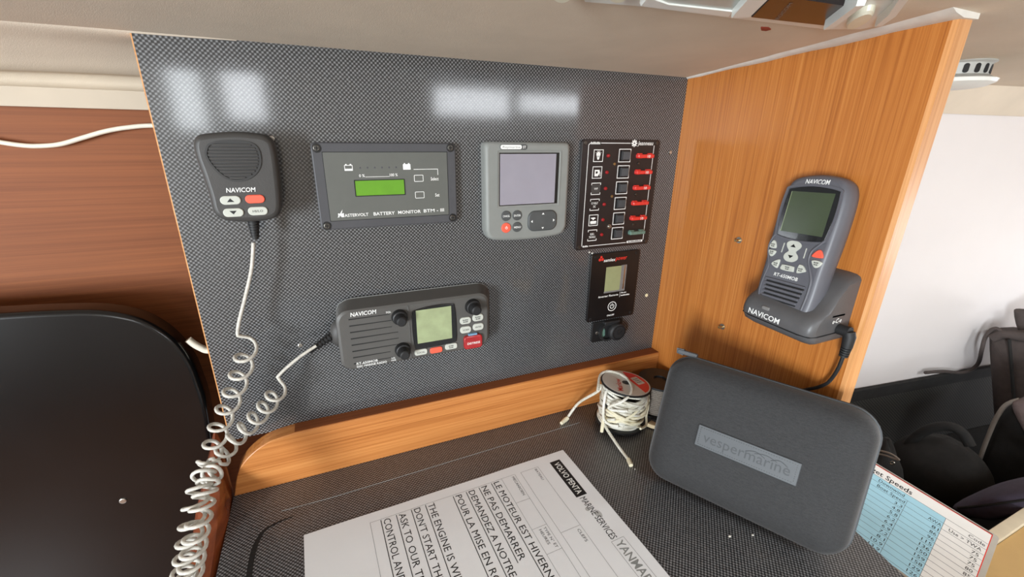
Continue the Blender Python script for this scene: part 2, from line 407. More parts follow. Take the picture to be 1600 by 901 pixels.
# wooden partition on the right of the table
P = [(0.0, -0.60), (PART_FRONT + 0.004, -0.60), (PART_FRONT + 0.004, ceil_z(PART_FRONT)), (0.0, ceil_z(0.0)), (0.1, ceil_z(0.0)), (0.1, -0.6)]
wr_ = struct('wall_right', loft([[(PART_X, y, z) for y, z in P], [(PART_X + 0.0185, y, z) for y, z in P]]), 'wood_part', smooth=0)
ed = link('edge_strip', to_mesh('edge_strip', loft([[(PART_X + 0.0185 / 2 + x * 1000 / 1000, PART_FRONT + 0.004 + y, -0.60) for x, y in [(-0.0093, 0), (-0.0085, -0.004), (0.0085, -0.004), (0.0093, 0)]],
     [(PART_X + 0.0185 / 2 + x, PART_FRONT + 0.004 + y, ceil_z(PART_FRONT)) for x, y in [(-0.0093, 0), (-0.0085, -0.004), (0.0085, -0.004), (0.0093, 0)]]])), 'wood_edge', wr_)
# bead of sealant and liner edge along the top of the partition
prof = []
for i in range(13):
    y = 0.0 + (PART_FRONT - 0.003) * i / 12; w = 0.004 + 0.017 * (i / 12) ** 1.1 + 0.0012 * math.sin(i * 2.3); d = 0.0016 + 0.0026 * (i / 12) + 0.0005 * math.sin(i * 1.7)
    prof.append([(PART_X + 0.0186, y, ceil_z(y) - d * 0.8), (PART_X - 0.0015, y, ceil_z(y) - d), (PART_X - w * 0.6, y, ceil_z(y) - d * 0.55), (PART_X - w, y, ceil_z(y) + 0.001), (PART_X + 0.0186, y, ceil_z(y) + 0.001)])
struct('trim_3', loft(prof), 'caulk')
# white hull liner beyond the partition, with its cove under the deckhead
ha, hb = Vector((0.467, -0.010)), Vector((1.95, -0.217)); hn = Vector((0.138, 0.99))
struct('wall_far', loft([[(ha.x, ha.y, -0.9), (hb.x, hb.y, -0.9), (hb.x + hn.x * 0.03, hb.y + hn.y * 0.03, -0.9), (ha.x + hn.x * 0.03, ha.y + hn.y * 0.03, -0.9)],
      [(ha.x, ha.y, 0.09), (hb.x, hb.y, 0.09), (hb.x + hn.x * 0.03, hb.y + hn.y * 0.03, 0.09), (ha.x + hn.x * 0.03, ha.y + hn.y * 0.03, 0.09)]]), 'hull')
def along(t, off): p = ha.lerp(hb, t); return (p.x - hn.x * off, p.y - hn.y * off)
cove = [[along(t, o) + (z,) for o, z in [(0.0005, 0.042), (0.004, 0.040), (0.030, 0.074), (0.034, 0.090), (0.0005, 0.090)]] for t in [i / 10 for i in range(11)]]
struct('trim_4', loft(cove), 'liner')
# the saloon behind the photographer: opposite side with its windows, sole and coach roof
opp = struct('wall_back', wbox(-2.2, 3.4, -2.66, -2.62, -1.4, 0.75), 'cabin')
struct('floor', wbox(-2.2, 3.4, -2.62, -0.62, -1.42, -1.4), 'sole')
roof = struct('trim_5', wbox(-2.2, 3.4, -2.64, -0.75, 0.72, 0.76), 'cabin')
struct('trim_6', wbox(-2.2, 3.4, -0.78, -0.75, ceil_z(-0.75), 0.72), 'cabin')
glow = emit('daylight_pane', (236, 240, 245), 17.0); glow2 = emit('bright_pane', (240, 246, 250), 15.0)
k = 1
for (x0, x1, z0, z1, mt) in [(0.77, 1.30, 0.12, 0.285, glow), (1.38, 1.95, 0.155, 0.27, glow), (-0.68, -0.54, 0.0, 0.37, glow2), (-0.43, -0.24, 0.06, 0.31, glow)]:
    w = link('window_%d' % k, to_mesh('window', box(x0 - 0.03, x1 + 0.03, -2.628, -2.612, z0 - 0.03, z1 + 0.03)), 'white_plastic'); w['kind'] = 'structure'
    link('pane', to_mesh('pane', box(x0, x1, -2.614, -2.606, z0, z1)), mt, w); k += 1

# ------------------------------------------------------------------ instrument panel, table and woodwork
pan = Thing('instrument_dashboard', 'glossy carbon-weave panel that carries the radio and gauges', 'panel', 'panel', 163.5, -122.0)
pan.part('panel_board', rslab(163.5, -122, 570, 388, 0.4, -6, 0, 0.3), 'weave_panel')
pan.part('side_edging', box(-122.4, -121.4, -315, 71, -6, -0.2), 'wood_edge')
pan.part('backing_frame', merge(box(-112, -92, -310, 60, -94, -6), box(-92, 440, -310, -290, -94, -6)), 'black')
scr = merge(cyl(0, 0, 2.4, 0, 1.2, 0.6, 16), box(-1.6, 1.6, -0.3, 0.3, 1.2, 1.25))
pan.copies('screw', scr, [(-35.2, -6.6, 0, 0.5), (-40.0, -216.7, 0, 1.0), (434.7, -19.6, 0, 0.2)], 'steel')
pan.copies('screw_plug', cyl(0, 0, 2.6, 0, 0.9, 0.5, 16), [(425.0, -221.7)], 'ivory')

LED_T = 18.0
lp = [(-126, -375), (448, -375), (448, -313)] + [(x, y) for x, y, _ in spline([(-60, -312, 0), (-84, -316, 0), (-104, -328, 0), (-117, -345, 0), (-126, -375, 0)], 5)][:-1]
led = Thing('ledge_board', 'teak ledge board with one rounded end under the carbon-weave panel', 'ledge', 'panel', 160, -375)
led.part('board', prism(lp, 0.1, LED_T, 1.2), 'wood_ledge')
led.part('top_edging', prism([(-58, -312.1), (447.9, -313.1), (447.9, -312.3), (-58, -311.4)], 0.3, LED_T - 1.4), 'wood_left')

tb = bpy.data.objects.new('chart_table', None); COL.objects.link(tb); tb.location = (0.16, -0.3, -0.48); tag(tb, 'chart table with carbon-weave top under the printed notice', 'table')
def tpart(name, shape, mat, label=None):
    o = link(name, to_mesh(name, shape, 1.0, (0.16, -0.3, -0.48)), mat, tb)
    if label: o['label'] = label
    return o
tpart('table_top', prism([(-0.127, -0.62), (0.432, -0.62), (0.447, -0.36), (0.462, -0.295), (0.462, -0.268), (0.4483, -0.268), (0.4483, -0.0), (-0.127, -0.0)], DESK_Z - 0.012, DESK_Z, 0.001), 'weave_desk')
tpart('table_box', wbox(-0.12, 0.425, -0.60, -0.02, DESK_Z - 0.10, DESK_Z - 0.0125), 'wood_ledge')
sm = [on_z(*p, DESK_Z) for p in [(440, 798), (518, 777), (650, 737), (785, 696), (905, 660)]]
tpart('hinge_seam', tube([(p.x, p.y, DESK_Z + 0.00005) for p in sm], 0.00032, 6), 'grey_print', 'thin pale hinge seam')
gp = [on_z(*p, DESK_Z) for p in [(459, 806), (436, 815), (413, 829), (400, 850), (393, 875), (389, 901), (384, 940)]]
gp = spline([tuple(p) for p in gp], 5); gl, gr = [], []
for i, p in enumerate(gp):
    a = Vector(gp[max(i - 1, 0)]); b = Vector(gp[min(i + 1, len(gp) - 1)]); t = (b - a).normalized(); nrm = Vector((-t.y, t.x, 0)); w = 0.0003 + 0.0021 * min(1, i / 16)
    gl.append(Vector(p) + nrm * w); gr.append(Vector(p) - nrm * w)
V = [(q.x, q.y, DESK_Z + 0.0003) for q in gl] + [(q.x, q.y, DESK_Z + 0.0003) for q in gr]; n = len(gl)
tpart('lid_gap', (V, [(i, i + 1, n + i + 1, n + i) for i in range(n - 1)]), 'slot', 'black curved gap round the lid')
# varnished side rail
rp = [(-0.133, -0.004, -0.322), (-0.1375, -0.030, -0.352), (-0.141, -0.060, -0.378), (-0.143, -0.10, -0.396), (-0.145, -0.16, -0.410), (-0.147, -0.3, -0.420), (-0.147, -0.5, -0.425)]
rs = spline(rp, 6); L = []
for i, p in enumerate(rs):
    k = min(1.0, 0.28 + i / 14)
    L.append([(p[0] + x * k, p[1], p[2] + z) for x, z in [(0.0135, -0.055), (0.0135, 0.012), (0.010, 0.019), (0.003, 0.0225), (-0.004, 0.0215), (-0.011, 0.015), (-0.0145, 0.003), (-0.0145, -0.055)]])
ra = link('side_rail', to_mesh('side_rail', loft(L)), 'varnish'); tag(ra, 'dark varnished curved rail along the end of the chart table beside the coiled cord', 'rail')

# black board leaning in front of the dark teak
bb = Thing('black_board', 'glossy black board with a rounded corner in front of the dark teak', 'board', 'panel', -300, -420, -30)
bp = [(-700, -700), (-165, -700)] + [(x, y) for x, y, _ in spline([(-158, -480, 0), (-149, -360, 0), (-143.5, -290, 0), (-144.5, -255, 0), (-147, -232, 0), (-155, -207, 0), (-166, -189, 0), (-182, -174, 0), (-208, -163.5, 0), (-240, -159, 0), (-273, -156.5, 0), (-340, -153, 0), (-700, -140, 0)], 4)]
bb.part('board', prism(bp, -52, -30, 5.0, 5), 'black_gloss')
bb.part('screw', merge(cyl(-238, -382, 3.4, -30.2, -28.8, 0.8, 18), box(-240.2, -235.8, -382.4, -381.6, -28.8, -28.7)), 'steel')

# white cables on the teak
wc = [on_y(*p, 0.088) for p in [(-700, 260), (-500, 190), (-330, 225), (-180, 190), (-60, 212), (0, 222), (35, 227), (62, 228), (95, 225), (130, 215), (165, 205), (200, 199), (243, 196)]]
wc.append(wc[-1] + Vector((0.05, 0.0, 0.0)))
c1 = link('white_cable', to_mesh('white_cable', tube(spline([tuple(p) for p in wc], 8), 0.0021, 12)), 'white_cable'); tag(c1, 'thin white cable sagging across the top of the dark teak', 'cable')
wc = [on_y(*p, 0.042) for p in [(294, 530), (303, 537), (314, 543), (326, 547)]]; wc += [wc[-1] + Vector((0.02, 0.0, -0.004)), wc[-1] + Vector((0.045, 0.02, -0.006))]
c2 = link('white_cable', to_mesh('white_cable', tube(spline([tuple(p) for p in wc], 8), [0.0037] * 41, 12)), 'white_cable'); tag(c2, 'short thick white cable end between the black board and the panel', 'cable')

# ------------------------------------------------------------------ fist microphone
mo = spline([(-90.4, -11.5, 0), (-87.2, -5.4, 0), (-80, -3, 0), (-60.2, -1.2, 0), (-44, -2.4, 0), (-36.4, -4.6, 0), (-32.0, -10.5, 0), (-31.2, -24, 0), (-31.8, -40, 0), (-32.6, -54, 0), (-34.4, -66.5, 0), (-39.0, -73.0, 0), (-48, -75.8, 0), (-62.4, -76.3, 0), (-76, -74.8, 0), (-83.0, -71.6, 0), (-86.7, -65.0, 0), (-87.2, -52, 0), (-89.0, -34, 0), (-90.6, -22, 0)], 4, True)
mo = [(x, y) for x, y, _ in mo][::-1]
mic = Thing('fist_microphone', 'charcoal fist microphone with ribbed speaker and four keys', 'microphone', 'panel', -61, -76)
mb = [at(inset(mo, 5), 8), at(inset(mo, 1.2), 13), at(inset(mo, 0.0), 18), at(inset(mo, 0), 30), at(inset(mo, 0.8), 32.6), at(inset(mo, 2.4), 34.4), at(inset(mo, 4.6), 35.0)]
mic.part('body', loft(mb), 'mic_grey')
mic.part('hanger', rslab(-60, -30, 18, 24, 3, 0.1, 9), 'black')
gO = [(x, y) for x, y, _ in spline([(-82.5, -16, 0), (-79, -10.5, 0), (-70, -8.0, 0), (-60, -7.6, 0), (-50, -9.0, 0), (-44.5, -13, 0), (-43.0, -21, 0), (-45, -30, 0), (-51, -37, 0), (-60, -41, 0), (-68, -40.6, 0), (-75, -36, 0), (-80.5, -28, 0), (-83, -21, 0)], 4, True)][::-1]
gr_ = mic.part('speaker_grille', ringf(gO, inset(gO, 1.6), 34.6, 36.0), 'mic_dark')
mic.part('grille_field', prism(inset(gO, 1.6), 34.2, 35.05), 'mic_dark', gr_)
gi = inset(gO, 1.9)
def span(y):
    xs = []
    for i in range(len(gi)):
        a, b = gi[i], gi[(i + 1) % len(gi)]
        if (a[1] - y) * (b[1] - y) < 0: xs.append(a[0] + (b[0] - a[0]) * (y - a[1]) / (b[1] - a[1]))
    return (min(xs), max(xs)) if len(xs) >= 2 else None
for i in range(11):
    y = -11.6 - 2.65 * i; s_ = span(y)
    if s_: mic.part('grille_rib', prism(rr((s_[0] + s_[1]) / 2, y, s_[1] - s_[0], 1.5, 0.7, 2), 35.0, 36.1, 0.4), 'mic_grey', gr_)
mic.part('lettering', text('NAVICOM', -73.5, -52.0, -50.0, 3.8, 35.08, 0.12, 0.03), 'white_print')
keyS = rslab(0, 0, 15.4, 7.4, 3.6, 34.6, 36.2, 0.7)
ks = mic.copies('key', keyS, [(-71.6, -56.5), (-71.2, -67.0), (-52.6, -66.6)], 'key')
mic.part('red_key', rslab(-53.2, -56.2, 15.0, 7.2, 3.5, 34.6, 36.2, 0.7), 'key_red', label='coral red key')
mic.part('arrow', prism([(-74.3, -57.9), (-68.9, -57.9), (-71.6, -54.8)], 36.1, 36.3), 'black_print')
mic.part('arrow', prism([(-73.9, -65.4), (-71.2, -68.5), (-68.5, -65.4)], 36.1, 36.3), 'black_print')
mic.part('key_lettering', text('HI/LO', -56.6, -48.6, -67.5, 1.9, 36.28, 0, 0.02), 'black_print')
mic.part('strain_relief', merge(*[loft([[(-58.9 + r * math.cos(a) - (y1 + 75) * -0.06, y1, 24 + r * math.sin(a)) for a in [2 * math.pi * q / 14 for q in range(14)]] for y1, r in ((ya, rb), (ya - 2.0, rb))]) for ya, rb in [(-75.0 - 2.5 * q, 5.0 - 0.28 * q) for q in range(7)]] +
   [loft([[(-58.9 - 0.06 * (-(y1 + 75)) + r * math.cos(a), y1, 24 + r * math.sin(a)) for a in [2 * math.pi * q / 14 for q in range(14)]] for y1, r in ((-74, 4.0), (-93.5, 2.4))])]), 'rubber', label='ribbed black cord grommet')

# ------------------------------------------------------------------ battery monitor
bm = Thing('battery_monitor', 'dark grey battery monitor with green readout and four corner screws', 'gauge', 'panel', 66, -91)
bm.part('housing', rslab(66, -51.2, 140, 83, 4.5, 0.1, 9.0, 1.2), 'batt_frame')
bm.part('face_plate', rslab(66, -51.2, 120.5, 65.2, 0.8, 8.6, 9.25, 0.1), 'batt_face')
bm.part('face_outline', frame(66, -51.2, 121.6, 66.3, 0.6, 8.8, 9.12), 'slot')
for q in [(1.2, -14.7), (130.4, -14.2), (1.7, -88.4), (130.6, -87.6)]:
    s_ = bm.copies('screw', merge(cyl(0, 0, 4.4, 8.6, 9.3, 0.3, 20)), [q], 'black')[0]
    hd = bm.copies('screw_head', cyl(0, 0, 3.1, 9.0, 9.9, 0.6, 18), [q], 'dark_steel', None)[0]
    hd.parent = s_; hd.location = (0, 0, 0)
    cs = link('cross_slot', to_mesh('cross_slot', cross_slot(2.1, 9.9), 0.001), 'slot', s_)
lc = bm.part('readout', rslab(56, -52.8, 48, 14.8, 0.5, 9.0, 9.45), 'lcd_green', label='bright green blank readout')
bm.part('readout_rim', frame(56, -52.8, 49.4, 16.2, 0.8, 9.1, 9.75), 'slot', lc)
for nm, x, y, full in (('battery_icon', 27.6, -32.5, False), ('battery_icon', 83.8, -32.3, True)):
    sh = [frame(x, y - 0.6, 7.6, 5.4, 0.55, 9.25, 9.35), box(x - 2.8, x - 1.4, y + 2.1, y + 3.1, 9.25, 9.35), box(x + 1.4, x + 2.8, y + 2.1, y + 3.1, 9.25, 9.35), box(x - 3.6, x + 3.6, y - 3.2, y + (2.0 if full else -1.4), 9.25, 9.34)]
    bm.part(nm, merge(*sh), 'white_print')
bm.copies('indicator_dot', cyl(0, 0, 0.9, 9.2, 9.5, 0.3, 12), [(38.3 + 6.95 * i, -33.2) for i in range(6)], 'line_print')
bm.part('scale_lettering', merge(text('0 %', 36.6, 42.0, -42.0, 2.7, 9.32, 0, 0.02), text('100 %', 66.2, 74.0, -41.9, 2.8, 9.32, 0, 0.03), box(42.4, 65.8, -42.2, -41.8, 9.25, 9.34)), 'white_print')
bm.part('push_key', frame(95.4, -44.5, 9.6, 6.8, 0.5, 9.25, 9.4, 0.8), 'white_print'); bm.part('push_key', frame(95.5, -61.6, 9.6, 6.8, 0.5, 9.25, 9.4, 0.8), 'white_print')
bm.part('key_lettering', merge(text('Select', 108.0, 116.4, -47.0, 3.4, 9.33, 0, 0.03), text('Set', 112.0, 116.6, -63.9, 3.4, 9.33, 0, 0.03)), 'white_print')
bm.part('guide_line', merge(bar(90.6, -35.5, 116.0, -35.5, 0.5, 9.25, 9.34), bar(115.8, -35.5, 115.8, -41.5, 0.5, 9.25, 9.34)), 'white_print')
bm.part('title_lettering', merge(prism([(12.4, -80.6), (17.8, -73.0), (16.6, -77.2), (18.4, -80.6), (16.2, -80.6), (14.9, -78.0), (13.6, -80.6)], 9.25, 9.33), text('M', 13.2, 18.6, -80.5, 3.9, 9.34, 0, 0.02), text('ASTERVOLT', 19.0, 42.0, -80.5, 3.0, 9.33, 0, 0.03), text('BATTERY', 47.1, 68.4, -80.6, 3.3, 9.33, 0, 0.03), text('MONITOR', 71.8, 95.6, -80.4, 3.3, 9.33, 0, 0.03), text('BTM - III', 98.8, 121.0, -80.2, 3.3, 9.33, 0, 0.03)), 'white_print')

# ------------------------------------------------------------------ instrument display
iv = Thing('instrument_display', 'light grey instrument display with square blank screen and round keys', 'display', 'panel', 220.5, -118)
def disp(z, d): # flat top, sides closing slightly, softly bowed foot
    P = [(x, y) for x, y, _ in [(167 + d, -12 - d, 0)] + [(168 + d, -104, 0)]]
    foot = spline([(168.4 + d, -106, 0), (171.5 + d, -113 + d * 0.7, 0), (180, -116.6 + d, 0), (200, -118.4 + d, 0), (220.6, -118.9 + d, 0), (242, -118.4 + d, 0), (262, -116.6 + d, 0), (270.5 - d, -113 + d * 0.7, 0), (273.4 - d, -106, 0)], 3)
    P += [(x, y) for x, y, _ in foot]; P += [(274.0 - d, -104), (273.4 - d, -12 - d), (271.9 - d, -9.2 - d), (269.4 - d, -7.8 - d), (171.0 + d, -7.8 - d), (168.4 + d, -9.2 - d)]
    return at(P, z)
iv.part('housing', loft([disp(0.1, 0), disp(9.5, 0), disp(12.2, 0.8), disp(13.6, 2.2), disp(14.0, 4.0)]), 'i_grey')
iv.part('screen_bezel', loft([at(rr(221.0, -48.0, 79.5, 62.5, 2.0, 3), 13.9), at(rr(221.0, -48.0, 79.5, 62.5, 2.0, 3), 15.0), at(rr(221.0, -48.0, 75.0, 58.0, 0.5, 3), 14.4), at(rr(221.0, -48.0, 75.0, 58.0, 0.5, 3), 13.5)], close=True), 'i_grey')
iv.part('screen_surround', box(183.4, 258.6, -77.2, -18.9, 13.8, 14.15), 'screen_black')
iv.part('screen', box(184.6, 254.4, -76.0, -20.4, 14.0, 14.3), 'screen_lav', label='blank screen coloured with a pale lavender reflection')
kb = cyl(0, 0, 5.9, 13.8, 15.4, 0.8, 24)
for q, tx, mt in (((192.3, -88.4), 'CANCEL', 'i_dark'), ((206.1, -88.5), 'ENTER', 'i_dark'), ((206.3, -102.2), 'MENU', 'i_dark'), ((192.5, -102.2), None, 'key_red')):
    b_ = iv.copies('power_key' if tx is None else 'key', kb, [q], mt, label='coral red power key' if tx is None else None)[0]
    if tx: link('key_lettering', to_mesh('key_lettering', text(tx, -4.3, 4.3, -1.2, 2.3, 15.45, 0, 0.03), 0.001), 'white_print', b_)
    else: link('power_mark', to_mesh('power_mark', merge(ringf(circ(0, 0, 1.5, 14), circ(0, 0, 1.0, 14), 15.35, 15.5), box(-0.25, 0.25, 0.3, 2.3, 15.35, 15.5)), 0.001), 'white_print', b_)
pad = iv.part('rocker_pad', rslab(239.2, -96.6, 38.5, 24.5, 8.5, 13.8, 16.2, 1.8), 'i_dark')
for x, y, a in ((239.2, -88.0, 0), (239.2, -105.2, 2), (224.6, -96.6, 1), (253.8, -96.6, 3)):
    c_, s_ = math.cos(a * math.pi / 2), math.sin(a * math.pi / 2)
    iv.part('arrow', prism([(x + c_ * u - s_ * v, y + s_ * u + c_ * v) for u, v in ((-1.7, -1.0), (1.7, -1.0), (0, 1.2))], 16.1, 16.3), 'white_print', pad)
bd = iv.part('badge', rslab(200.8, -13.1, 33.0, 5.8, 2.8, 13.9, 14.5, 0.3), 'i_dark')
iv.part('badge_field', rslab(197.6, -13.1, 25.4, 4.6, 2.2, 14.3, 14.6), 'white_print', bd)
iv.part('badge_lettering', text('Raymarine', 187.4, 208.6, -14.2, 2.3, 14.64, 0.1, 0.0), 'grey_print', bd)
iv.part('badge_mark', text('ST', 211.6, 215.4, -14.4, 2.6, 14.56, 0, 0.02), 'white_print', bd)

# ------------------------------------------------------------------ fuse panel
fp = Thing('fuse_panel', 'black fuse panel with six square switches and a column of fuses', 'panel', 'panel', 353.5, -141)
fp.part('plate', rslab(353.4, -72.8, 117.4, 137.2, 3.5, 0.1, 4.0, 0.5), 'fuse_plate')
Z = 4.0
fp.part('border_line', merge(bar(303.8, -10.5, 303.8, -136, 0.75, Z, Z + .1), bar(403.2, -11.0, 402.9, -135, 0.75, Z, Z + .1), bar(304.5, -136.8, 305, -136.8, 0.75, Z, Z + .1), bar(315, -136.8, 374, -136.8, 0.8, Z, Z + .1), bar(321.5, -8.4, 365.5, -8.4, 0.8, Z, Z + .1), bar(303.8, -10.7, 306.2, -8.4, 0.75, Z, Z + .1)), 'white_print')
star = []
for i in range(8):
    a = math.pi / 4 * i; star.append(bar(371.4 + 1.0 * math.cos(a), -8.4 + 1.0 * math.sin(a), 371.4 + 4.4 * math.cos(a), -8.4 + 4.4 * math.sin(a), 1.8, Z, Z + .1 + 0.004 * i))
fp.part('star_emblem', merge(*star), 'white_print')
fp.part('title_lettering', text('Jeanneau', 376.6, 400.8, -10.6, 4.9, Z + .12, 0.2, 0.05), 'white_print')
fp.part('small_lettering', strokes(306.8, 320.6, -9.8, 2.7, Z, 8), 'white_print')
fp.part('small_lettering', strokes(305.6, 313.8, -137.9, 2.2, Z, 5), 'white_print')
fp.part('maker_bar', merge(rslab(388.6, -136.2, 26.5, 3.0, 0.6, Z, Z + .1)), 'white_print')
fp.part('maker_lettering', strokes(377.5, 399.8, -137.2, 2.0, Z + .12, 9), 'line_print')
YS = [-23.2, -43.2, -63.1, -83.1, -103.0, -122.7]
sw = rslab(0, 0, 12.6, 12.6, 1.6, Z - .2, Z + 3.0, 0.7); swm = to_mesh('switch', sw, 0.001)
rk = loft([[(-5.0, -5.0, Z + 2.9), (5.0, -5.0, Z + 2.9), (5.0, 5.0, Z + 2.9), (-5.0, 5.0, Z + 2.9)], [(-4.7, -4.7, Z + 3.6), (4.7, -4.7, Z + 5.2), (4.7, 4.7, Z + 5.2), (-4.7, 4.7, Z + 3.6)]]); rkm = to_mesh('rocker', rk, 0.001)
MT['rocker'] = plain('switch_rocker', (64, 64, 66), 0.35, coat=0.3)
for i, y in enumerate(YS):
    fp.part('switch_frame', frame(358.4, y, 18.6, 16.2, 0.9, Z, Z + .12), 'white_print')
    o = link('switch', swm, 'black', fp.e); o.location = ((358.4 - 353.5) * .001, (y + 141) * .001, 0)
    r_ = link('rocker', rkm, 'rocker', o)
    fp.copies('indicator_lamp', cyl(0, 0, 2.3, Z - .2, Z + 2.2, 1.4, 16), [(333.1, y)], 'red_led')
    mt = 'green_fuse' if i == 5 else 'red_fuse'
    f_ = fp.copies('fuse', merge(rslab(0, -0.4, 25, 4.6, 1.0, Z - .2, Z + 6.0, 0.8), rslab(-8, 0, 7, 6.4, 1.0, Z - .2, Z + 3.2, 0.6), rslab(8, 0, 7, 6.4, 1.0, Z - .2, Z + 3.2, 0.6)), [(388.4, y - 0.3)], mt, label='grey-green blade fuse' if i == 5 else None)[0]
    if i not in (3, 5): link('rating', to_mesh('rating', text('10', 1.4, 5.6, -2.1, 3.4, Z + 6.1, 0, 0.03), 0.001), 'white_print', f_)
    fr = frame(318.8, y, 14.0, 14.6, 0.75, Z, Z + .12)
    if i in (2, 3, 5): fr = merge(*[bar(311.8, y + s * 7, 325.8, y + s * 7, 0.8, Z, Z + .12) for s in (1, -1)], *[bar(x, y + s * 7, x, y + s * 4.6, 0.8, Z, Z + .12) for s in (1, -1) for x in (312.2, 325.4)])
    fp.part('icon_frame', fr, 'white_print')
x, z = 318.8, Z + .1
fp.part('bulb_icon', merge(cyl(x, YS[0] + 1.6, 3.0, Z, z, 0, 16), prism([(x - 2.3, YS[0] - .4), (x - 1.1, YS[0] - 4.6), (x + 1.1, YS[0] - 4.6), (x + 2.3, YS[0] - .4)], Z, z), *[bar(x + 3.4 * math.cos(a), YS[0] + 1.6 + 3.4 * math.sin(a), x + 4.6 * math.cos(a), YS[0] + 1.6 + 4.6 * math.sin(a), 0.5, Z, z) for a in (0.5, 1.1, 1.57, 2.04, 2.64)]), 'white_print')
y = YS[1]
fp.part('pump_icon', merge(ringf([(x - 3.6, y - 4.6), (x + 1.4, y - 4.6), (x + 3.4, y - 2), (x + 3.4, y + 3.2), (x - 3.6, y + 3.2)], [(x - 2.0, y - 1.4), (x, y - 1.4), (x + 1.0, y - .4), (x + 1.0, y + 1.4), (x - 2.0, y + 1.4)], Z, z), bar(x + 3.2, y + 1.5, x + 4.6, y - .5, .7, Z, z), bar(x + 4.6, y - .5, x + 4.6, y - 4.6, .7, Z, z)), 'white_print')
fp.part('icon_field', rslab(x, YS[2], 13.4, 11.0, 1, Z, z - .02), 'mic_grey'); fp.part('icon_lettering', text('VHF', x - 2.6, x + 2.8, YS[2] - 1.1, 2.4, z + .05, 0, 0.04), 'white_print')
fp.part('icon_lettering', merge(text('12 VOLT', x - 5, x + 5, YS[3] + .6, 2.7, z, 0, 0.03), text('DC', x - 1.8, x + 1.8, YS[3] - 3.6, 2.7, z, 0, 0.03)), 'white_print')
y = YS[4]
fp.part('deck_gear_icon', merge(prism([(x - 4, y + 3.4), (x + 1, y + 3.8), (x + 3.6, y + 2.4), (x + .6, y + 1.4), (x + .6, y + .4), (x - 1.4, y + .4), (x - 1.4, y + 1.6), (x - 4, y + 2.4)][::-1], Z, z), rslab(x, y - 2.4, 9.4, 3.0, 1.2, Z, z + .01), bar(x - 4.6, y - 4.6, x + 4.6, y - 4.6, .6, Z, z)), 'white_print')
fp.part('icon_lettering', merge(text('ELEC-', x - 3.2, x + 3.2, YS[5] + .3, 2.7, z, 0, 0.03), text('TRONICS', x - 5.0, x + 5.0, YS[5] - 3.7, 2.7, z, 0, 0.03)), 'white_print')
fp.copies('rivet', cyl(0, 0, 1.9, Z - .1, Z + 1.0, 0.7, 14), [(381.1, -33), (382.1, -72.3), (383.1, -112.5)], 'dark_steel')
fp.copies('rivet', cyl(0, 0, 1.9, Z - .1, Z + 1.0, 0.7, 14), [(343.6, -33.3), (344.1, -73.4)], 'brass')
fp.copies('bolt', merge(cyl(0, 0, 2.9, Z - .1, Z + 1.0, 0.5, 16), cyl(0, 0, 1.4, Z + .8, Z + 4.0, 0.4, 12)), [(344.1, -112.6)], 'steel')
fp.copies('corner_screw', merge(cyl(0, 0, 2.5, Z - .1, Z + .8, 0.5, 16), cross_slot(1.6, Z + .8)), [(298.7, -8.2), (407.0, -8.0), (299.5, -137.5), (407.8, -137.4)], 'dark_steel')

# ------------------------------------------------------------------ inverter remote
ir = Thing('inverter_remote', 'black inverter remote with small olive screen and power mark', 'remote', 'panel', 360.8, -248)
ir.part('plate', rslab(360.8, -198.5, 79.8, 98.6, 2.5, 0.1, 4.0, 0.5), 'black_plate')
sc_ = ir.part('screen', box(345.8, 371.0, -204.6, -169.2, 3.9, 4.2), 'lcd_olive', label='olive grey screen')
ir.part('screen_rim', merge(box(371.0, 380.2, -205.4, -168.6, 3.9, 4.18), box(345.2, 380.2, -207.0, -204.6, 3.9, 4.17)), 'lcd_edge', sc_)
ir.part('screen_divider', box(376.0, 378.2, -204.0, -169.4, 4.1, 4.3), 'steel', sc_)
ir.part('emblem', merge(cyl(336.2, -153.8, 1.7, 4, 4.12, 0, 14), cyl(334.2, -157.6, 2.0, 4, 4.12, 0, 14), cyl(338.4, -157.4, 2.0, 4, 4.12, 0, 14), ringf(circ(336.3, -156.4, 2.4, 14), circ(336.3, -156.4, 1.6, 14), 4, 4.1)), 'red_print')
ir.part('name_lettering', text('samlex', 340.6, 359.4, -161.2, 4.4, 4.12, 0.08, 0.05), 'white_print')
ir.part('name_lettering', text('power', 360.0, 378.6, -160.6, 4.0, 4.12, 0.12, 0.04), 'red_print')
for sh in (text('Inverter Remote', 336.9, 370.2, -213.0, 2.9, 4.12, 0.1, 0.04), text('Model', 375.0, 383.4, -210.9, 2.2, 4.12, 0, 0.02), strokes(375.0, 390.4, -214.8, 1.9, 4.0, 8), text('ON/OFF', 354.0, 366.6, -243.2, 2.4, 4.12, 0, 0.05)): ir.part('lettering', sh, 'white_print')
ir.part('divider_line', box(372.8, 373.2, -216.2, -208.4, 4, 4.1), 'white_print')
arc = [(361.5 + 3.2 * math.sin(a), -228.6 + 3.2 * math.cos(a)) for a in [0.6 + (2 * math.pi - 1.2) * i / 20 for i in range(21)]]
ir.part('power_mark', merge(ringf(circ(361.5, -228.6, 7.2, 28), circ(361.5, -228.6, 6.3, 28), 4, 4.12), *[bar(*arc[i], *arc[i + 1], 0.9, 4, 4.12) for i in range(20)], bar(361.5, -228.4, 361.5, -224.2, 0.9, 4, 4.13)), 'white_print')
ir.copies('corner_screw', merge(cyl(0, 0, 2.3, 3.9, 4.6, 0.4, 16), cross_slot(1.4, 4.6)), [(327.2, -153.4), (394.8, -153.4), (326.4, -243.6), (395.0, -243.6)], 'black')
ir.copies('edge_fleck', cyl(0, 0, 1.2, 0, 0.5, 0.2, 8), [(319.0, -146.6), (323.6, -148.4)], 'dirt')

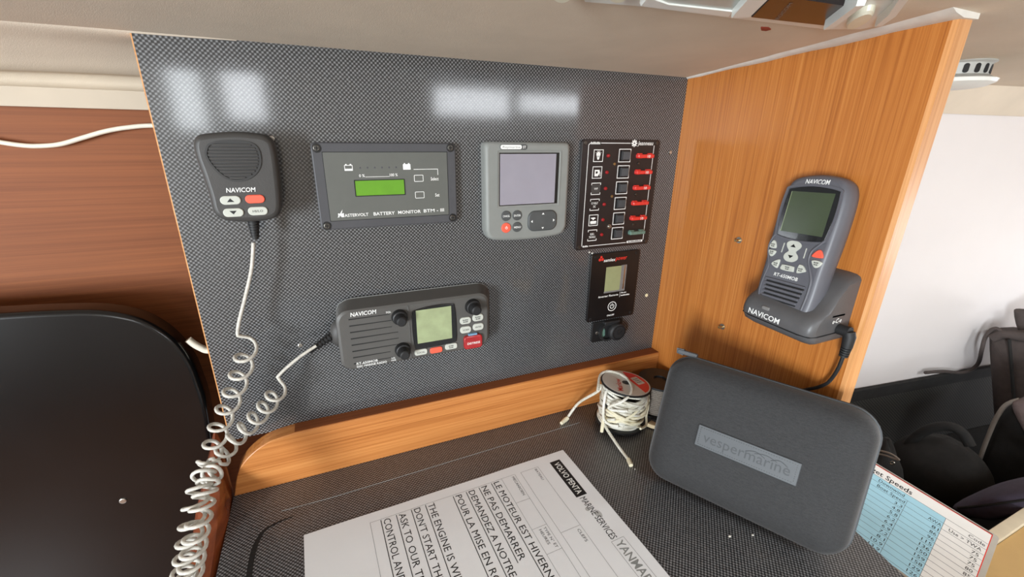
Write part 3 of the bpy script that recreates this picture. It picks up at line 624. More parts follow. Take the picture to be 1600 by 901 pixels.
# ------------------------------------------------------------------ power socket with its cap hanging open
so = Thing('power_socket', 'black power socket with hinged round cap below the inverter remote', 'socket', 'panel', 360, -281)
so.part('plate', rslab(358, -266.2, 52, 31.5, 3, 0.1, 3.0, 0.5), 'black')
so.part('barrel', merge(ringf(circ(356.5, -267, 14.2, 28), circ(356.5, -267, 11.2, 28), 2.8, 8.0), cyl(356.5, -267, 11.3, 2.6, 3.4)), 'rubber')
so.part('contact', prism(spline([(347.6, -261, 0), (350.4, -260, 0), (352.8, -265, 0), (353.4, -272, 0), (351, -275, 0), (347.6, -273, 0)], 3, True) and [(347.4, -273), (351, -275.4), (353.6, -272), (353, -265), (350.6, -260), (347.4, -261)], 3.3, 4.6), 'green_fuse', label='greenish metal contact')
cp = so.part('cap', loft([at(circ(368.5, -266.5, 13.0, 30), 8.2), at(circ(369.2, -266.5, 13.4, 30), 12.5), at(circ(369.8, -266.5, 12.6, 30), 14.4), at(circ(370, -266.5, 11.2, 30), 15.0)]), 'rubber')
so.part('cap_rim', ringf(circ(370, -266.5, 10.6, 28), circ(370, -266.5, 9.4, 28), 14.9, 15.5), 'black', cp)
so.part('cap_mark', merge(frame(371, -264.4, 8, 4.4, 0.7, 14.9, 15.35, 1.6), bar(367.2, -268.6, 373.6, -268.6, 0.8, 14.9, 15.35)), 'black', cp)
so.part('hinge', rslab(362, -252.4, 26, 5.0, 1.6, 2.8, 9.0, 0.8), 'rubber')
so.copies('screw', merge(cyl(0, 0, 2.5, 2.9, 3.9, 0.6, 16), cross_slot(1.4, 3.9)), [(340.4, -267.4)], 'steel')

# ------------------------------------------------------------------ marine radio
ra_ = Thing('marine_radio', 'grey marine radio with three black knobs and a small lit screen', 'radio', 'panel', 82, -246)
def rl(x0, x1, y0, y1, r, z): return at(rr((x0 + x1) / 2, (y0 + y1) / 2, x1 - x0, y1 - y0, r, 6), z)
ra_.part('body', loft([rl(0, 175, -253, -170.5, 16, 0.1), rl(-1, 176, -254, -169.5, 17, 2.5), rl(-0.6, 175.4, -253, -170.2, 16.5, 4.5), rl(-2, 167.5, -244.6, -174.2, 13, 21), rl(-1.4, 166.6, -244, -175, 12.4, 23.6), rl(1, 164.4, -242, -177.4, 11, 25.0)]), 'radio_grey')
ra_.part('top_line', tube([(2, -183, 3.0)] + [(x, y, 3.0) for x, y in [(0.2, -180), (3, -174.5), (9, -171), (16, -169.6), (80, -169.4), (158, -169.4), (167, -171.4), (173, -177)]], 0.45, 6), 'grey_print')
for i in range(8):
    y0 = -185.0 - 7.45 * i
    xr = 52.5 if i in (0, 7) else (50 if i == 6 else (60 if i in (3, 4, 5) else 54))
    ra_.part('speaker_slot', merge(prism([(10.6, y0 - .55), (xr, y0 - .35), (xr, y0 + .35), (10.6, y0 + 0.75)], 24.9, 25.12)), 'slot')
ra_.part('name_lettering', text('NAVICOM', 12.9, 38.6, -182.0, 4.6, 25.2, 0.1, 0.03), 'white_print')
ra_.part('type_lettering', merge(text('RT-650MOB', 13.4, 35.6, -238.8, 2.7, 25.2, 0.05, 0.03), text('DSC MARINE RADIO', 13.4, 45.0, -242.4, 2.5, 25.2, 0.05, 0.03)), 'white_print')
ra_.part('knob_lettering', merge(text('SQL', 48.8, 54.2, -183.4, 2.0, 25.2, 0, 0.03), text('VOL', 50.2, 54.8, -239.2, 2.0, 25.2, 0, 0.03), text('PWR', 50.2, 55.4, -242.0, 1.9, 25.2, 0, 0.03)), 'white_print')
ra_.part('divider', prism([(72, -243), (73.4, -243), (73.4, -178.5), (72, -178.5)], 24.8, 25.7, 0.4), 'radio_grey')
for (kx, ky, kr) in ((62.6, -189.6, 8.8), (63.4, -229.6, 8.8), (146.6, -189.4, 9.4)):
    kn = ra_.part('knob', merge(cyl(kx, ky, kr, 24.6, 31.0, 1.6, 28, kr * 0.94)), 'black')
    ra_.part('knob_grip', merge(loft([at([(kx + (kr * 0.64 + (0.25 if i % 2 else 0)) * math.cos(2 * math.pi * i / 40), ky + (kr * 0.64 + (0.25 if i % 2 else 0)) * math.sin(2 * math.pi * i / 40)) for i in range(40)], 30.5), at([(kx + (kr * 0.58 + (0.25 if i % 2 else 0)) * math.cos(2 * math.pi * i / 40), ky + (kr * 0.58 + (0.25 if i % 2 else 0)) * math.sin(2 * math.pi * i / 40)) for i in range(40)], 40.5), at(circ(kx, ky, kr * 0.46, 40), 41.5)])), 'rubber', kn)
sb = ra_.part('screen_surround', prism([(x, y) for x, y, _ in spline([(77.2, -229, 0), (75.6, -210, 0), (76.2, -189, 0), (79, -184.4, 0), (100, -181.4, 0), (121, -182.2, 0), (125, -185.6, 0), (126.6, -208, 0), (126.4, -227, 0), (123, -231.4, 0), (102, -232.4, 0), (81, -232.4, 0)], 4, True)][::-1], 24.7, 26.2, 0.7), 'screen_black')
ra_.part('screen', box(80.4, 120.6, -225.2, -184.8, 26.0, 26.3), 'lcd_pale', sb, label='pale green screen')
keyr = rslab(0, 0, 13.4, 8.6, 3.6, 24.7, 26.4, 0.7)
for q, tx in (((137.4, -206.0), None), ((152.8, -204.6), None), ((137.4, -217.6), 'SCAN'), ((153.0, -216.4), 'ENTER')):
    k_ = ra_.copies('key', keyr, [q], 'key')[0]
    sh = text(tx, -3.6, 3.8, -0.9, 1.9, 26.46, 0, 0.02) if tx else merge(strokes(-3.4, 3.4, 0.3, 1.5, 26.4, 5), strokes(-2.8, 3.0, -2.0, 1.5, 26.4, 4))
    link('key_lettering', to_mesh('key_lettering', sh, 0.001), 'black_print', k_)
keyb = rslab(0, 0, 14.6, 7.2, 2.6, 24.7, 26.4, 0.7)
for q, tx in (((83.6, -236.6), 'LOCAL'), ((119.2, -236.0), None)):
    k_ = ra_.copies('key', keyb, [q], 'key')[0]
    link('key_lettering', to_mesh('key_lettering', text(tx, -4.4, 4.4, -1.0, 1.9, 26.46, 0, 0.02) if tx else merge(strokes(-3, 3, 0.3, 1.4, 26.4, 4), strokes(-2.4, 2.6, -1.9, 1.4, 26.4, 4)), 0.001), 'black_print', k_)
ra_.copies('red_key', keyb, [(101.3, -237.4)], 'key_red', label='coral red key')
df = ra_.part('distress_flap', rslab(145.8, -234.0, 23.0, 17.2, 4.0, 24.7, 29.0, 1.4), 'red_clear', label='clear red distress flap')
ra_.part('flap_lettering', text('DISTRESS', 138.2, 154.0, -236.2, 2.6, 29.1, 0, 0.04), 'white_print', df)
ra_.part('flap_hinge', rslab(145.6, -224.6, 11, 3.0, 1.0, 24.8, 28.0, 0.4), MT.setdefault('blue_key', plain('steel_blue_plastic', (110, 146, 172), 0.4)), df)
ra_.part('cord_boss', loft([[(-1.0, -204 + 16 * math.cos(a) * k1, 12 + 9 * math.sin(a) * k1) for a in [2 * math.pi * q / 20 for q in range(20)]] if j == 0 else [(-1.0 - dx, -204 + 15 * math.cos(a) * k1, 12 + 9 * math.sin(a) * k1) for a in [2 * math.pi * q / 20 for q in range(20)]] for j, (dx, k1) in enumerate(((0, 1.0), (3.5, 0.9), (6, 0.7), (7.5, 0.42)))]), 'rubber_grey')
gsh = []
gA, gB = Vector((-7.0, -205, 13)), Vector((-31.5, -216.5, 20)); gd = (gB - gA).normalized(); gu = gd.orthogonal().normalized(); gv = gd.cross(gu)
def disc_at(p, r): return [tuple(p + (gu * math.cos(2 * math.pi * q / 12) + gv * math.sin(2 * math.pi * q / 12)) * r) for q in range(12)]
for q in range(8):
    p = gA.lerp(gB, q / 8.0); gsh.append(loft([disc_at(p, 5.0 - 0.26 * q), disc_at(p + gd * 1.9, 5.0 - 0.26 * q)]))
gsh.append(loft([disc_at(gA - gd * 2, 3.8), disc_at(gB, 2.4)]))
ra_.part('strain_relief', merge(*gsh), 'rubber', label='ribbed black cord grommet')

# ------------------------------------------------------------------ coiled cord joining microphone and radio
def coil(path, r0, r1, turns, steps=18, crowd=1.0):
    P = [Vector(p) for p in spline([tuple(p) for p in path], 10)]
    ln = [0]
    for i in range(1, len(P)): ln.append(ln[-1] + (P[i] - P[i - 1]).length)
    out = []; N = int(turns * steps); j = 0
    for k in range(N + 1):
        s = ln[-1] * (1 - (1 - k / N) ** crowd)
        while j < len(P) - 2 and ln[j + 1] < s: j += 1
        f = (s - ln[j]) / max(1e-9, ln[j + 1] - ln[j]); c = P[j].lerp(P[j + 1], f); t = (P[j + 1] - P[j]).normalized()
        u = (Vector((0, 1, 0)) - t * t.y).normalized(); v = t.cross(u); u = u - t * 0.55; a = 2 * math.pi * k / steps; r = r0 + (r1 - r0) * k / N
        out.append(c + (u * math.cos(a) + v * math.sin(a)) * r)
    return out
A = [on_y(*p, y) for p, y in (((396, 379), -0.024), ((393, 420), -0.026), ((383, 465), -0.028), ((373, 505), -0.030), ((371, 526), -0.031))]
ca = [on_y(*p, y) for p, y in (((386, 538), -0.034), ((382, 562), -0.036), ((372, 594), -0.039), ((359, 628), -0.043), ((345, 660), -0.048), ((336, 690), -0.054), ((325, 722), -0.062), ((313, 757), -0.086), ((303, 800), -0.106), ((295, 850), -0.122), ((287, 905), -0.136))]
coa = coil(ca, 0.0084, 0.0084, 14.5, 18, 1.25)
B = [on_y(*p, y) for p, y in (((494, 540), -0.021), ((470, 556), -0.025), ((447, 575), -0.028), ((432, 590), -0.030))]
cb = [on_y(*p, y) for p, y in (((436, 606), -0.035), ((424, 625), -0.038), ((408, 644), -0.041), ((392, 661), -0.044), ((374, 678), -0.049), ((357, 697), -0.056), ((341, 722), -0.064), ((325, 755), -0.090), ((314, 800), -0.112), ((304, 850), -0.128), ((296, 905), -0.142))]
cob = coil(cb, 0.0078, 0.0084, 16, 18, 1.15)
low = [coa[-1], coa[-1] + Vector((0.004, -0.004, -0.02)), (coa[-1] + cob[-1]) / 2 + Vector((0, -0.006, -0.04)), cob[-1] + Vector((-0.002, -0.004, -0.02)), cob[-1]]
full = spline([tuple(p) for p in A], 6)[:-1] + [tuple(p) for p in coa] + spline([tuple(p) for p in low], 6)[1:-1] + [tuple(p) for p in cob[::-1]] + spline([tuple(p) for p in B[::-1]], 6)[1:]
co = link('coiled_cord', to_mesh('coiled_cord', tube(full, 0.00165, 8), smooth=60), 'cord'); tag(co, 'off-white coiled cord hanging from the microphone and the radio', 'cord')

# ------------------------------------------------------------------ charging cradle and handset on the partition
# partition coordinates: x = distance from the panel towards the cabin (mm), y = height (mm), z = out from the wood (mm)
cr = Thing('charging_cradle', 'grey charging cradle screwed to the wooden partition holding the handset', 'cradle', 'part', 215, -178)
def cl(x0, x1, y0, y1, r, z): return at(rr((x0 + x1) / 2, (y0 + y1) / 2, x1 - x0, y1 - y0, r, 6), z)
def side_prof(y_wall_top, lip, base):  # outline of the cradle side in (z out, y up)
    return None
prof = [(0.2, -183), (44, -183), (51, -179), (54.5, -172), (54.0, -165), (51.5, -158.5), (47, -154.5), (40, -151), (28, -137), (18, -125), (9, -119), (0.2, -117)]
ps = prof
loops = []
for xx, dz, dy in ((178, -7, 5), (179.5, -3, 2.2), (183, -0.8, 0.6), (190, 0, 0), (242, 0, 0), (248.5, -0.8, 0.6), (252, -3, 2.2), (253.5, -7, 5)):
    lp = []
    for z_, y_ in ps:
        zz = max(0.2, z_ + (dz if z_ > 30 else dz * 0.3 * (z_ > 5))); yy = y_ + (dy if y_ < -170 else (-dy if y_ > -125 else 0)); lp.append((xx, yy, zz))
    loops.append(lp)
cr.part('body', loft(loops), 'cradle_grey', smooth=50)
cr.part('foot_line', tube([(178.2, -172.5, 44), (180, -172.8, 51.5), (190, -173, 54.9), (242, -173, 54.9), (251, -172.8, 52.5), (253.9, -172.5, 44), (254.0, -172, 2)], 0.5, 6), 'slot')
cr.part('indicator', rslab(0, 0, 1, 1, 0.3, 0, 1) and rslab(205.0, -160.5, 8.0, 3.6, 1.7, 48, 53.6, 0.5), 'lcd_edge')
def tilt(shape, y0, z0, a):   # tilt a flat shape about a level line so that it lies on the cradle's sloping lip
    V, Fc = shape; c, s = math.cos(a), math.sin(a)
    return [(x, y0 + (y - y0) * c - (z - z0) * s, z0 + (y - y0) * s + (z - z0) * c) for x, y, z in V], Fc
cr.part('name_lettering', tilt(text('NAVICOM', 188.5, 222.5, -170.6, 5.8, 54.8, 0.12, 0.03), -171, 54.6, 0.07), 'white_print')
V, Fc = merge(text('e-C-e', 0, 13, -0.2, 4.6, 0, 0.1, 0.06), box(-1.5, 16, 6.2, 7.8, 0, 0.1))
cr.part('polarity_lettering', ([(253.75, -161.5 + y, 27 - x) for x, y, z in V], Fc), 'white_print')
# right-angle plug and its lead
pl_ = Thing('power_plug', 'black right-angle plug and lead pushed into the charging cradle', 'plug', 'part', 262, -190)
pl_.part('plug_head', merge(tube([(253.9, -168.5, 15), (264, -168.0, 15)], [5.2, 5.2], 16), tube([(263, -168, 15), (264.5, -172, 15), (264.8, -182, 15)], [5.0, 5.2, 4.6], 16)), 'rubber')
pl_.part('plug_sleeve', merge(*[tube([(264.8 - 0.1 * q, -181 - 2.4 * q, 15), (264.7 - 0.1 * q, -182.7 - 2.4 * q, 15)], [4.6 - 0.2 * q] * 2, 14) for q in range(5)], tube([(264.8, -180, 15), (264.2, -193, 15)], [3.2, 2.4], 12)), 'rubber')
pl_.part('lead', tube(spline([(264.2, -192, 15), (263, -204, 14), (260, -216, 12), (255, -228, 9.5), (247, -238, 8), (238, -246, 7), (230, -254, 6), (224, -270, 6), (220, -300, 6)], 6), 1.7, 10), 'rubber')

hm = Matrix(((-0.0509, 0.1799, -0.9824, 0.4072), (-0.9969, 0.0497, 0.0608, -0.1810), (0.0597, 0.9824, 0.1768, -0.1520), (0, 0, 0, 1)))
q_ = hm.to_3x3().to_quaternion().normalized()
hs = Thing('radio_handset', 'blue-grey radio handset with dark green screen standing in the cradle', 'handset', Matrix.Translation(hm.to_translation()) @ q_.to_matrix().to_4x4(), 0, 0)
def hl(x0, x1, y0, y1, r, z): return at(rr((x0 + x1) / 2, (y0 + y1) / 2, x1 - x0, y1 - y0, r, 6), z)
ho = [(x, y) for x, y, _ in spline([(4, -14, 0), (0.8, -6, 0), (-0.6, 10, 0), (-0.4, 34, 0), (-1.6, 60, 0), (-1.4, 92, 0), (1.2, 109, 0), (8, 118.2, 0), (24, 121.6, 0), (38, 121.6, 0), (53, 118.2, 0), (60.0, 109, 0), (62.4, 92, 0), (62.4, 60, 0), (61.2, 34, 0), (61.2, 10, 0), (59.8, -6, 0), (56, -14, 0)], 4, True)][::-1]
hs.part('body', loft([at(inset(ho, 4.0), -21), at(inset(ho, 1.0), -18), at(inset(ho, 0.0), -13), at(ho, -6), at(inset(ho, 1.2), -2.6), at(inset(ho, 3.0), -0.6), at(inset(ho, 5.4), 0.0)]), 'hand_grey')
sr = [(x, y) for x, y, _ in spline([(6.6, 65.5, 0), (4.6, 84, 0), (5.6, 103.4, 0), (8.6, 107.6, 0), (30, 110.2, 0), (52, 107.6, 0), (55.0, 103.4, 0), (56.0, 84, 0), (54.4, 65.5, 0), (51.4, 61.4, 0), (30, 59.4, 0), (9.6, 61.4, 0)], 4, True)][::-1]
rg = hs.part('screen_ridge', ringf(inset(sr, -2.6), inset(sr, -0.6), -0.4, 1.1), 'hand_grey')
sg = hs.part('screen_surround', prism(sr, -0.4, 0.5, 0.3), 'screen_black')
hs.part('screen', box(9.6, 51.2, 65.6, 104.8, 0.4, 0.6), 'lcd_dull', sg, label='dark green screen')
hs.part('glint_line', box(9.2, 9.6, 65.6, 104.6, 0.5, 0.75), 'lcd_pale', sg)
hs.part('name_lettering', text('NAVICOM', 20.0, 42.6, 112.4, 4.4, 0.25, 0.08, 0.03), 'white_print')
hs.part('type_lettering', text('RT-650MOB', 15.8, 41.0, 21.2, 3.4, 0.2, 0.1, 0.03), 'white_print')
ridge = spline([(5.6, 62, 0.4), (3.0, 57, 0.5), (1.8, 48, 0.5), (4.6, 38, 0.5), (7.6, 30, 0.5), (6.2, 18, 0.5), (5.4, 4, 0.5), (7.4, -4, 0.4)], 5)
hs.part('side_ridge', tube(ridge, 0.9, 8), 'hand_grey')
ridge2 = spline([(55.2, 63, 0.4), (51.0, 57.6, 0.5), (46.4, 51, 0.6), (46.2, 42, 0.6), (50.6, 33, 0.7), (54.2, 24, 0.7), (54.6, 10, 0.6), (53.4, -4, 0.4)], 5)
hs.part('side_ridge', tube(ridge2, 1.2, 8), 'hand_grey')
for i in range(5):
    yy = 17.2 - 4.3 * i; x0 = 8.4 + 0.3 * i; x1 = 50.6 - 0.9 * i
    hs.part('speaker_rib', prism(rr((x0 + x1) / 2, yy, x1 - x0, 2.2, 1.0, 3), -0.3, 1.5, 0.6), 'hand_grey')
    hs.part('speaker_slot', prism(rr((x0 + x1) / 2 + 0.4, yy - 2.3, x1 - x0 - 1.6, 1.3, 0.6, 2), -0.2, 0.14), 'slot')
HY = 0.78
rk_ = [(x - 2.2, 38.2 + (y - 30.2) * 0.81) for x, y, _ in spline([(23.6, 51, 0), (24.6, 47, 0), (27.2, 43.4, 0), (27.2, 41.2, 0), (24.4, 37.6, 0), (24.2, 33.6, 0), (27, 30.8, 0), (30.6, 30.2, 0), (34.2, 30.8, 0), (37.0, 33.6, 0), (36.8, 37.6, 0), (34.0, 41.2, 0), (34.0, 43.4, 0), (36.6, 47, 0), (37.2, 51, 0), (34.4, 53.6, 0), (30.4, 54.0, 0), (26.4, 53.6, 0)], 3, True)][::-1]
rq = hs.part('rocker_key', prism(rk_, -0.3, 1.6, 0.6), 'key')
hs.part('arrow', prism([(25.2, 52.0), (30.6, 52.0), (27.9, 55.0)], 1.5, 1.75), 'black_print', rq)
hs.part('arrow', prism([(25.4, 44.0), (28.1, 41.0), (30.8, 44.0)], 1.5, 1.75), 'black_print', rq)
def blob(P): return prism([(x, y) for x, y, _ in spline([(a, b, 0) for a, b in P], 4, True)], -0.3, 1.5, 0.5)
def moved(P, c0, c1, k): return [(c1[0] + (x - c0[0]) * k, c1[1] + (y - c0[1]) * k) for x, y in P]
ks_ = [([(4.8, 43.4), (11.4, 42.8), (12.8, 44.6), (10.8, 49.6), (8.2, 51.6), (6.0, 49.4)], (8.8, 46.2), (6.6, 50.6), 0.9), ([(4.6, 40.0), (6.8, 35.2), (9.6, 33.4), (12.6, 36.4), (13.4, 40.2), (9.0, 40.8)], (9.0, 38.0), (7.2, 43.2), 0.9),
       ([(10.2, 28.6), (16.6, 25.2), (18.6, 26.6), (19.0, 33.6), (17.6, 35.0), (13.4, 32.6)], (15.6, 29.4), (15.2, 32.8), 0.9), ([(22.6, 25.4), (36.2, 25.4), (37.4, 26.8), (36.8, 30.4), (35.2, 31.4), (24.0, 31.4), (22.4, 30.4)], (30, 28.4), (28.4, 31.4), 0.88),
       ([(41.0, 26.6), (43.0, 25.4), (49.6, 28.2), (50.4, 30.0), (46.4, 34.2), (42.8, 35.0), (41.4, 33.6)], (45.0, 29.6), (41.6, 32.6), 0.88), ([(49.6, 40.2), (51.4, 36.4), (54.4, 34.2), (57.4, 36.0), (59.0, 40.0), (54.4, 41.2)], (54.4, 38.2), (54.0, 41.2), 1.0)]
for P_, c0, (cx, cy), kk in ks_:
    P_ = moved(P_, c0, (cx, cy), kk)
    area = sum(P_[i - 1][0] * P_[i][1] - P_[i][0] * P_[i - 1][1] for i in range(len(P_)))
    k_ = hs.part('key', blob(P_ if area > 0 else P_[::-1]), 'key')
    hs.part('key_lettering', merge(strokes(cx - 2.2, cx + 2.2, cy + .2, 1.2, 1.5, 4), strokes(cx - 1.8, cx + 1.8, cy - 1.6, 1.2, 1.5, 3)), 'black_print', k_)
hs.part('red_key', blob([(48.0, 46.8), (56.6, 46.8), (57.6, 48.8), (55.4, 53.0), (53.0, 54.0), (49.8, 51.4)]), 'key_red', label='coral red key')
hs.part('guide_bar', bar(16.8, 45.0, 17.2, 54.6, 0.8, -0.1, 0.5), 'key'); hs.part('guide_bar', bar(40.4, 43.6, 40.4, 53.2, 0.8, -0.1, 0.5), 'key')
# bolts in the partition
for (px_, py_), lab in (((1155, 375), 'small bolt in the wooden partition level with the handset screen'), ((1129, 510), 'small bolt in the wooden partition low down beneath the level of the cradle')):
    p = on_x(px_, py_, PART_X)
    b_ = Thing('bolt', lab, 'bolt', 'part', -p.y * 1000, p.z * 1000)
    x, y = -p.y * 1000, p.z * 1000
    b_.part('washer', cyl(x, y, 3.8, 0.05, 0.9, 0.3, 18), 'steel'); b_.part('shank', cyl(x, y, 1.7, 0.8, 6.5, 0.4, 14), 'brass')

# ------------------------------------------------------------------ case leaning against the partition
u = Vector((0.4706, -0.8824, 0.0)).normalized(); v = Vector((0.2647, 0.1446, 0.9534)); v = (v - u * v.dot(u)).normalized(); w = u.cross(v)
ctr = Vector((0.3153, -0.1583, -0.3702))
cm = Matrix(((u.x, v.x, w.x, ctr.x), (u.y, v.y, w.y, ctr.y), (u.z, v.z, w.z, ctr.z), (0, 0, 0, 1)))
cs_ = Thing('zip_case', 'charcoal fabric zip case with rubber name patch leaning on the partition', 'case', cm, 0, 0)
CW, CH = 192.0, 144.0
def cc(d, z, r=26): return at(rr(CW / 2, CH / 2, CW - 2 * d, CH - 2 * d, max(4, r - d), 8), z)
cs_.part('front_shell', loft([cc(0.6, 1.5), cc(1.0, 6), cc(2.2, 12), cc(4.4, 18), cc(8.5, 23.0), cc(15, 26.4), cc(26, 28.2, 34), cc(44, 29.0, 50)]), 'case', smooth=60)
cs_.part('back_shell', loft([cc(30, -17, 40), cc(14, -16.2), cc(7, -13), cc(3.0, -8), cc(0.6, -1.5)]), 'case_dark', smooth=60)
cs_.part('zip', loft([cc(0.4, -1.6), cc(-0.6, -1.2), cc(-0.6, 1.2), cc(0.4, 1.6)]), 'case_dark')
cs_.part('piping', tube(cc(0.2, 2.6), 0.9, 6, True), 'patch')
ptx = Matrix.Rotation(math.radians(-2.0), 2)
PY = 5.0
pt = cs_.part('name_patch', rslab(95, 66 + PY, 92, 22.5, 1.0, 28.4, 30.6, 0.6), 'patch', label='grey rubber patch with embossed lettering')
cs_.part('stitching', merge(*[box(52.0 + 2.2 * i, 53.3 + 2.2 * i, y + PY, y + PY + 0.5, 30.5, 30.75) for i in range(39) for y in (56.9, 74.6)], *[box(x, x + 0.5, PY + 58.4 + 2.2 * i, PY + 59.7 + 2.2 * i, 30.5, 30.75) for i in range(8) for x in (51.6, 137.9)]), 'black', pt)
cs_.part('patch_lettering', merge(text('vespermarine', 56.0, 134.0, 61.4 + PY, 9.4, 30.75, 0, 0.0)), 'patch_dark', pt)
cs_.part('wave_mark', merge(*[tube([(x0 - 1 + (x1 - x0) * i / 10, PY + y0 + h * math.sin(math.pi * i / 10), 30.6) for i in range(11)], 0.35, 5) for x0, x1, y0, h in ((96, 113, 68.6, 3.0), (104, 123, 69.6, 2.4), (118, 132, 69.0, 3.0))]), 'patch_dark', pt)
cs_.part('zip_pull', merge(rslab(14, 145.5, 22, 5, 2, -3.0, 3.0, 1.0), prism([(3, 143), (10, 142), (10, 149), (2, 148.5)], -2.2, 2.2)), 'patch')

# ------------------------------------------------------------------ spool of flecked line
SP = Vector((0.341, -0.069, DESK_Z)); 
sp = bpy.data.objects.new('line_spool', None); COL.objects.link(sp); sp.location = SP; tag(sp, 'black spool with red and grey label wound with flecked white line', 'spool')
tl = Matrix.Rotation(math.radians(1), 4, 'X') @ Matrix.Rotation(math.radians(5), 4, 'Y')
def spart(name, shape, mat, parent=None, smooth=35.0):
    V, Fc = shape; V = [tuple((tl @ Vector(p)) + Vector((0, 0, 3.1))) for p in V]
    o = link(name, to_mesh(name, (V, Fc), 0.001, smooth=smooth), mat, parent or sp); return o
SR, SH = 33.5, 60.0
spart('lower_flange', loft([at(circ(0, 0, SR - 1, 40), 0), at(circ(0, 0, SR, 40), 0.8), at(circ(0, 0, SR, 40), 2.2), at(circ(0, 0, SR - 1, 40), 3)]), 'black')
spart('core', cyl(0, 0, 17, 2.5, SH - 2, 0, 28), 'black')
fl = spart('upper_flange', loft([at(circ(0, 0, SR - 1, 40), SH - 3), at(circ(0, 0, SR, 40), SH - 2.2), at(circ(0, 0, SR, 40), SH - 0.6), at(circ(0, 0, SR - 1.2, 40), SH)]), 'black')
spart('label_disc', ringf(circ(0, 0, SR - 1.6, 44), circ(0, 0, 5.4, 44), SH - 0.2, SH + 0.15), 'spool_white', fl)
arcp = [(30.2 * math.cos(a), 30.2 * math.sin(a)) for a in [math.radians(-62 + 100 * i / 16) for i in range(17)]]
spart('red_label', prism([(9.5, -28.2)] + [p for p in arcp if p[0] > 9.5] + [(14.0, 26.4), (9.0, 6)], SH + 0.1, SH + 0.3), 'spool_red', fl)
spart('size_sticker', prism([(13.5, -10), (25.5, -8), (24.0, 9.5), (13.0, 8)], SH + 0.25, SH + 0.42), 'spool_white', fl)
spart('sticker_lettering', merge(*[strokes(15, 23, -5 + 4 * i, 2.0, SH + 0.42, 4) for i in range(3)]), 'line_print', fl)
V, Fc = text('Marlow', 0, 31, 0, 7.2, 0, 0, 0.04); a = math.radians(62)
spart('name_lettering', ([(-17.5 + x * math.cos(a) - y * math.sin(a), -17.5 + x * math.sin(a) + y * math.cos(a), SH + 0.3) for x, y, z in V], Fc), 'red_print', fl)
spart('bore', cyl(0, 0, 5.5, SH - 4, SH - 0.1, 0, 20), 'slot', fl)
rnd = random.Random(3)
for i in range(26):
    zz = 5.2 + (SH - 11) * ((i * 7) % 26) / 25; tx, ty = rnd.uniform(-0.22, 0.22), rnd.uniform(-0.22, 0.22); R = 26.0 + rnd.uniform(-2.0, 4.2); ph = rnd.uniform(0, 6)
    P_ = []
    for k in range(36):
        a = 2 * math.pi * k / 36; x, y = R * math.cos(a), R * math.sin(a); r2 = 1 + 0.03 * math.sin(3 * a + ph)
        P_.append((x * r2, y * r2, min(SH - 5.2, max(4.6, zz + x * tx * 1.3 + y * ty * 1.3 + 0.9 * math.sin(2 * a + ph)))))
    spart('line_turn', tube(P_, 1.75, 7, True), 'rope')
rope = lambda P_, r=1.8, n=7: tube(spline(P_, 6), r, n)
for i in range(8):  # cream line bound loosely round the front
    t0 = rnd.uniform(-0.3, 0.3); P_ = []
    for k in range(15):
        a = math.radians(-165 + 150 * k / 14) ; R = 30.5 + 2.6 * math.sin(k * 0.5 + i); P_.append((R * math.cos(a), R * math.sin(a), 24 + 15 * math.sin((k / 14 - 0.5) * (3.2 - i * 0.9) + t0) - 2.4 * i + 6))
    spart('bound_line', rope(P_, 1.7), 'rope_cream')
spart('bound_line', rope([(-26, 4, SH - 2), (-36, -6, SH - 14), (-37, -12, 20), (-30, -18, 12), (-22, -26, 14)]), 'rope')
spart('bound_line', rope([(6, 6, SH + 2), (-2, -14, SH + 2.2), (-14, -26, SH - 1), (-28, -28, SH - 8), (-38, -20, SH - 18), (-32, -20, SH - 24), (-16, -30, SH - 22)]), 'rope')
spart('bound_line', rope([(6, 6, SH + 2), (2, 20, SH + 2.4), (-8, 31, SH + 1), (-22, 28, SH - 1), (-34, 14, SH - 5), (-40, 6, SH - 10)]), 'rope')
spart('bound_line', rope([(30, -10, SH - 4), (36, -12, 30), (35, -14, 12), (26, -26, 6), (10, -33, 8)], 1.7), 'rope_cream')
spart('bound_line', rope([(31, -6, 30), (40, -2, 14), (38, 0, 4)], 1.7), 'rope_cream')
spart('tape_tag', prism([(29, -24), (40, -20), (44, -28), (40, -36), (33, -30)][::-1], 2, 7, 1), 'tape_tan')
def wrel(x, y, z): p = tl.inverted() @ ((Vector((x, y, z)) - SP) * 1000 - Vector((0, 0, 3.1))); return tuple(p)
e1 = on_z(982, 718, DESK_Z + 0.002); e0 = on_z(944, 660, DESK_Z + 0.016)
spart('loose_end', rope([(-26, -22, 22), wrel(*e0), wrel(*((e0 + e1) / 2 + Vector((0, 0, -0.003)))), wrel(*e1)], 1.9), 'rope')
e2 = on_z(986, 727, DESK_Z + 0.002)
spart('melted_tip', tube([wrel(*(e1 * 1.12 - e0 * 0.12)), wrel(*e1), wrel(*e2)], [2.2, 2.9, 2.6], 9), 'rope_cream')
g1 = on_z(884, 655, DESK_Z + 0.002); 
spart('loose_end', rope([(-31, 12, SH - 6), (-36, 10, SH - 14), wrel(g1.x + 0.022, g1.y + 0.003, g1.z + 0.020), wrel(g1.x + 0.004, g1.y + 0.0008, g1.z + 0.003)], 1.9), 'rope')
g2 = on_z(877, 661, DESK_Z + 0.002)
spart('knotted_tip', merge(tube([wrel(g1.x + 0.004, g1.y, g1.z + 0.002), wrel(*g1), wrel(*g2)], [2.4, 3.2, 2.4], 9)), 'rope_cream')
spart('short_end', rope([(-33, -8, 20), (-36, -12, 10), (-37, -14, -1)], 2.4), 'rope_cream')

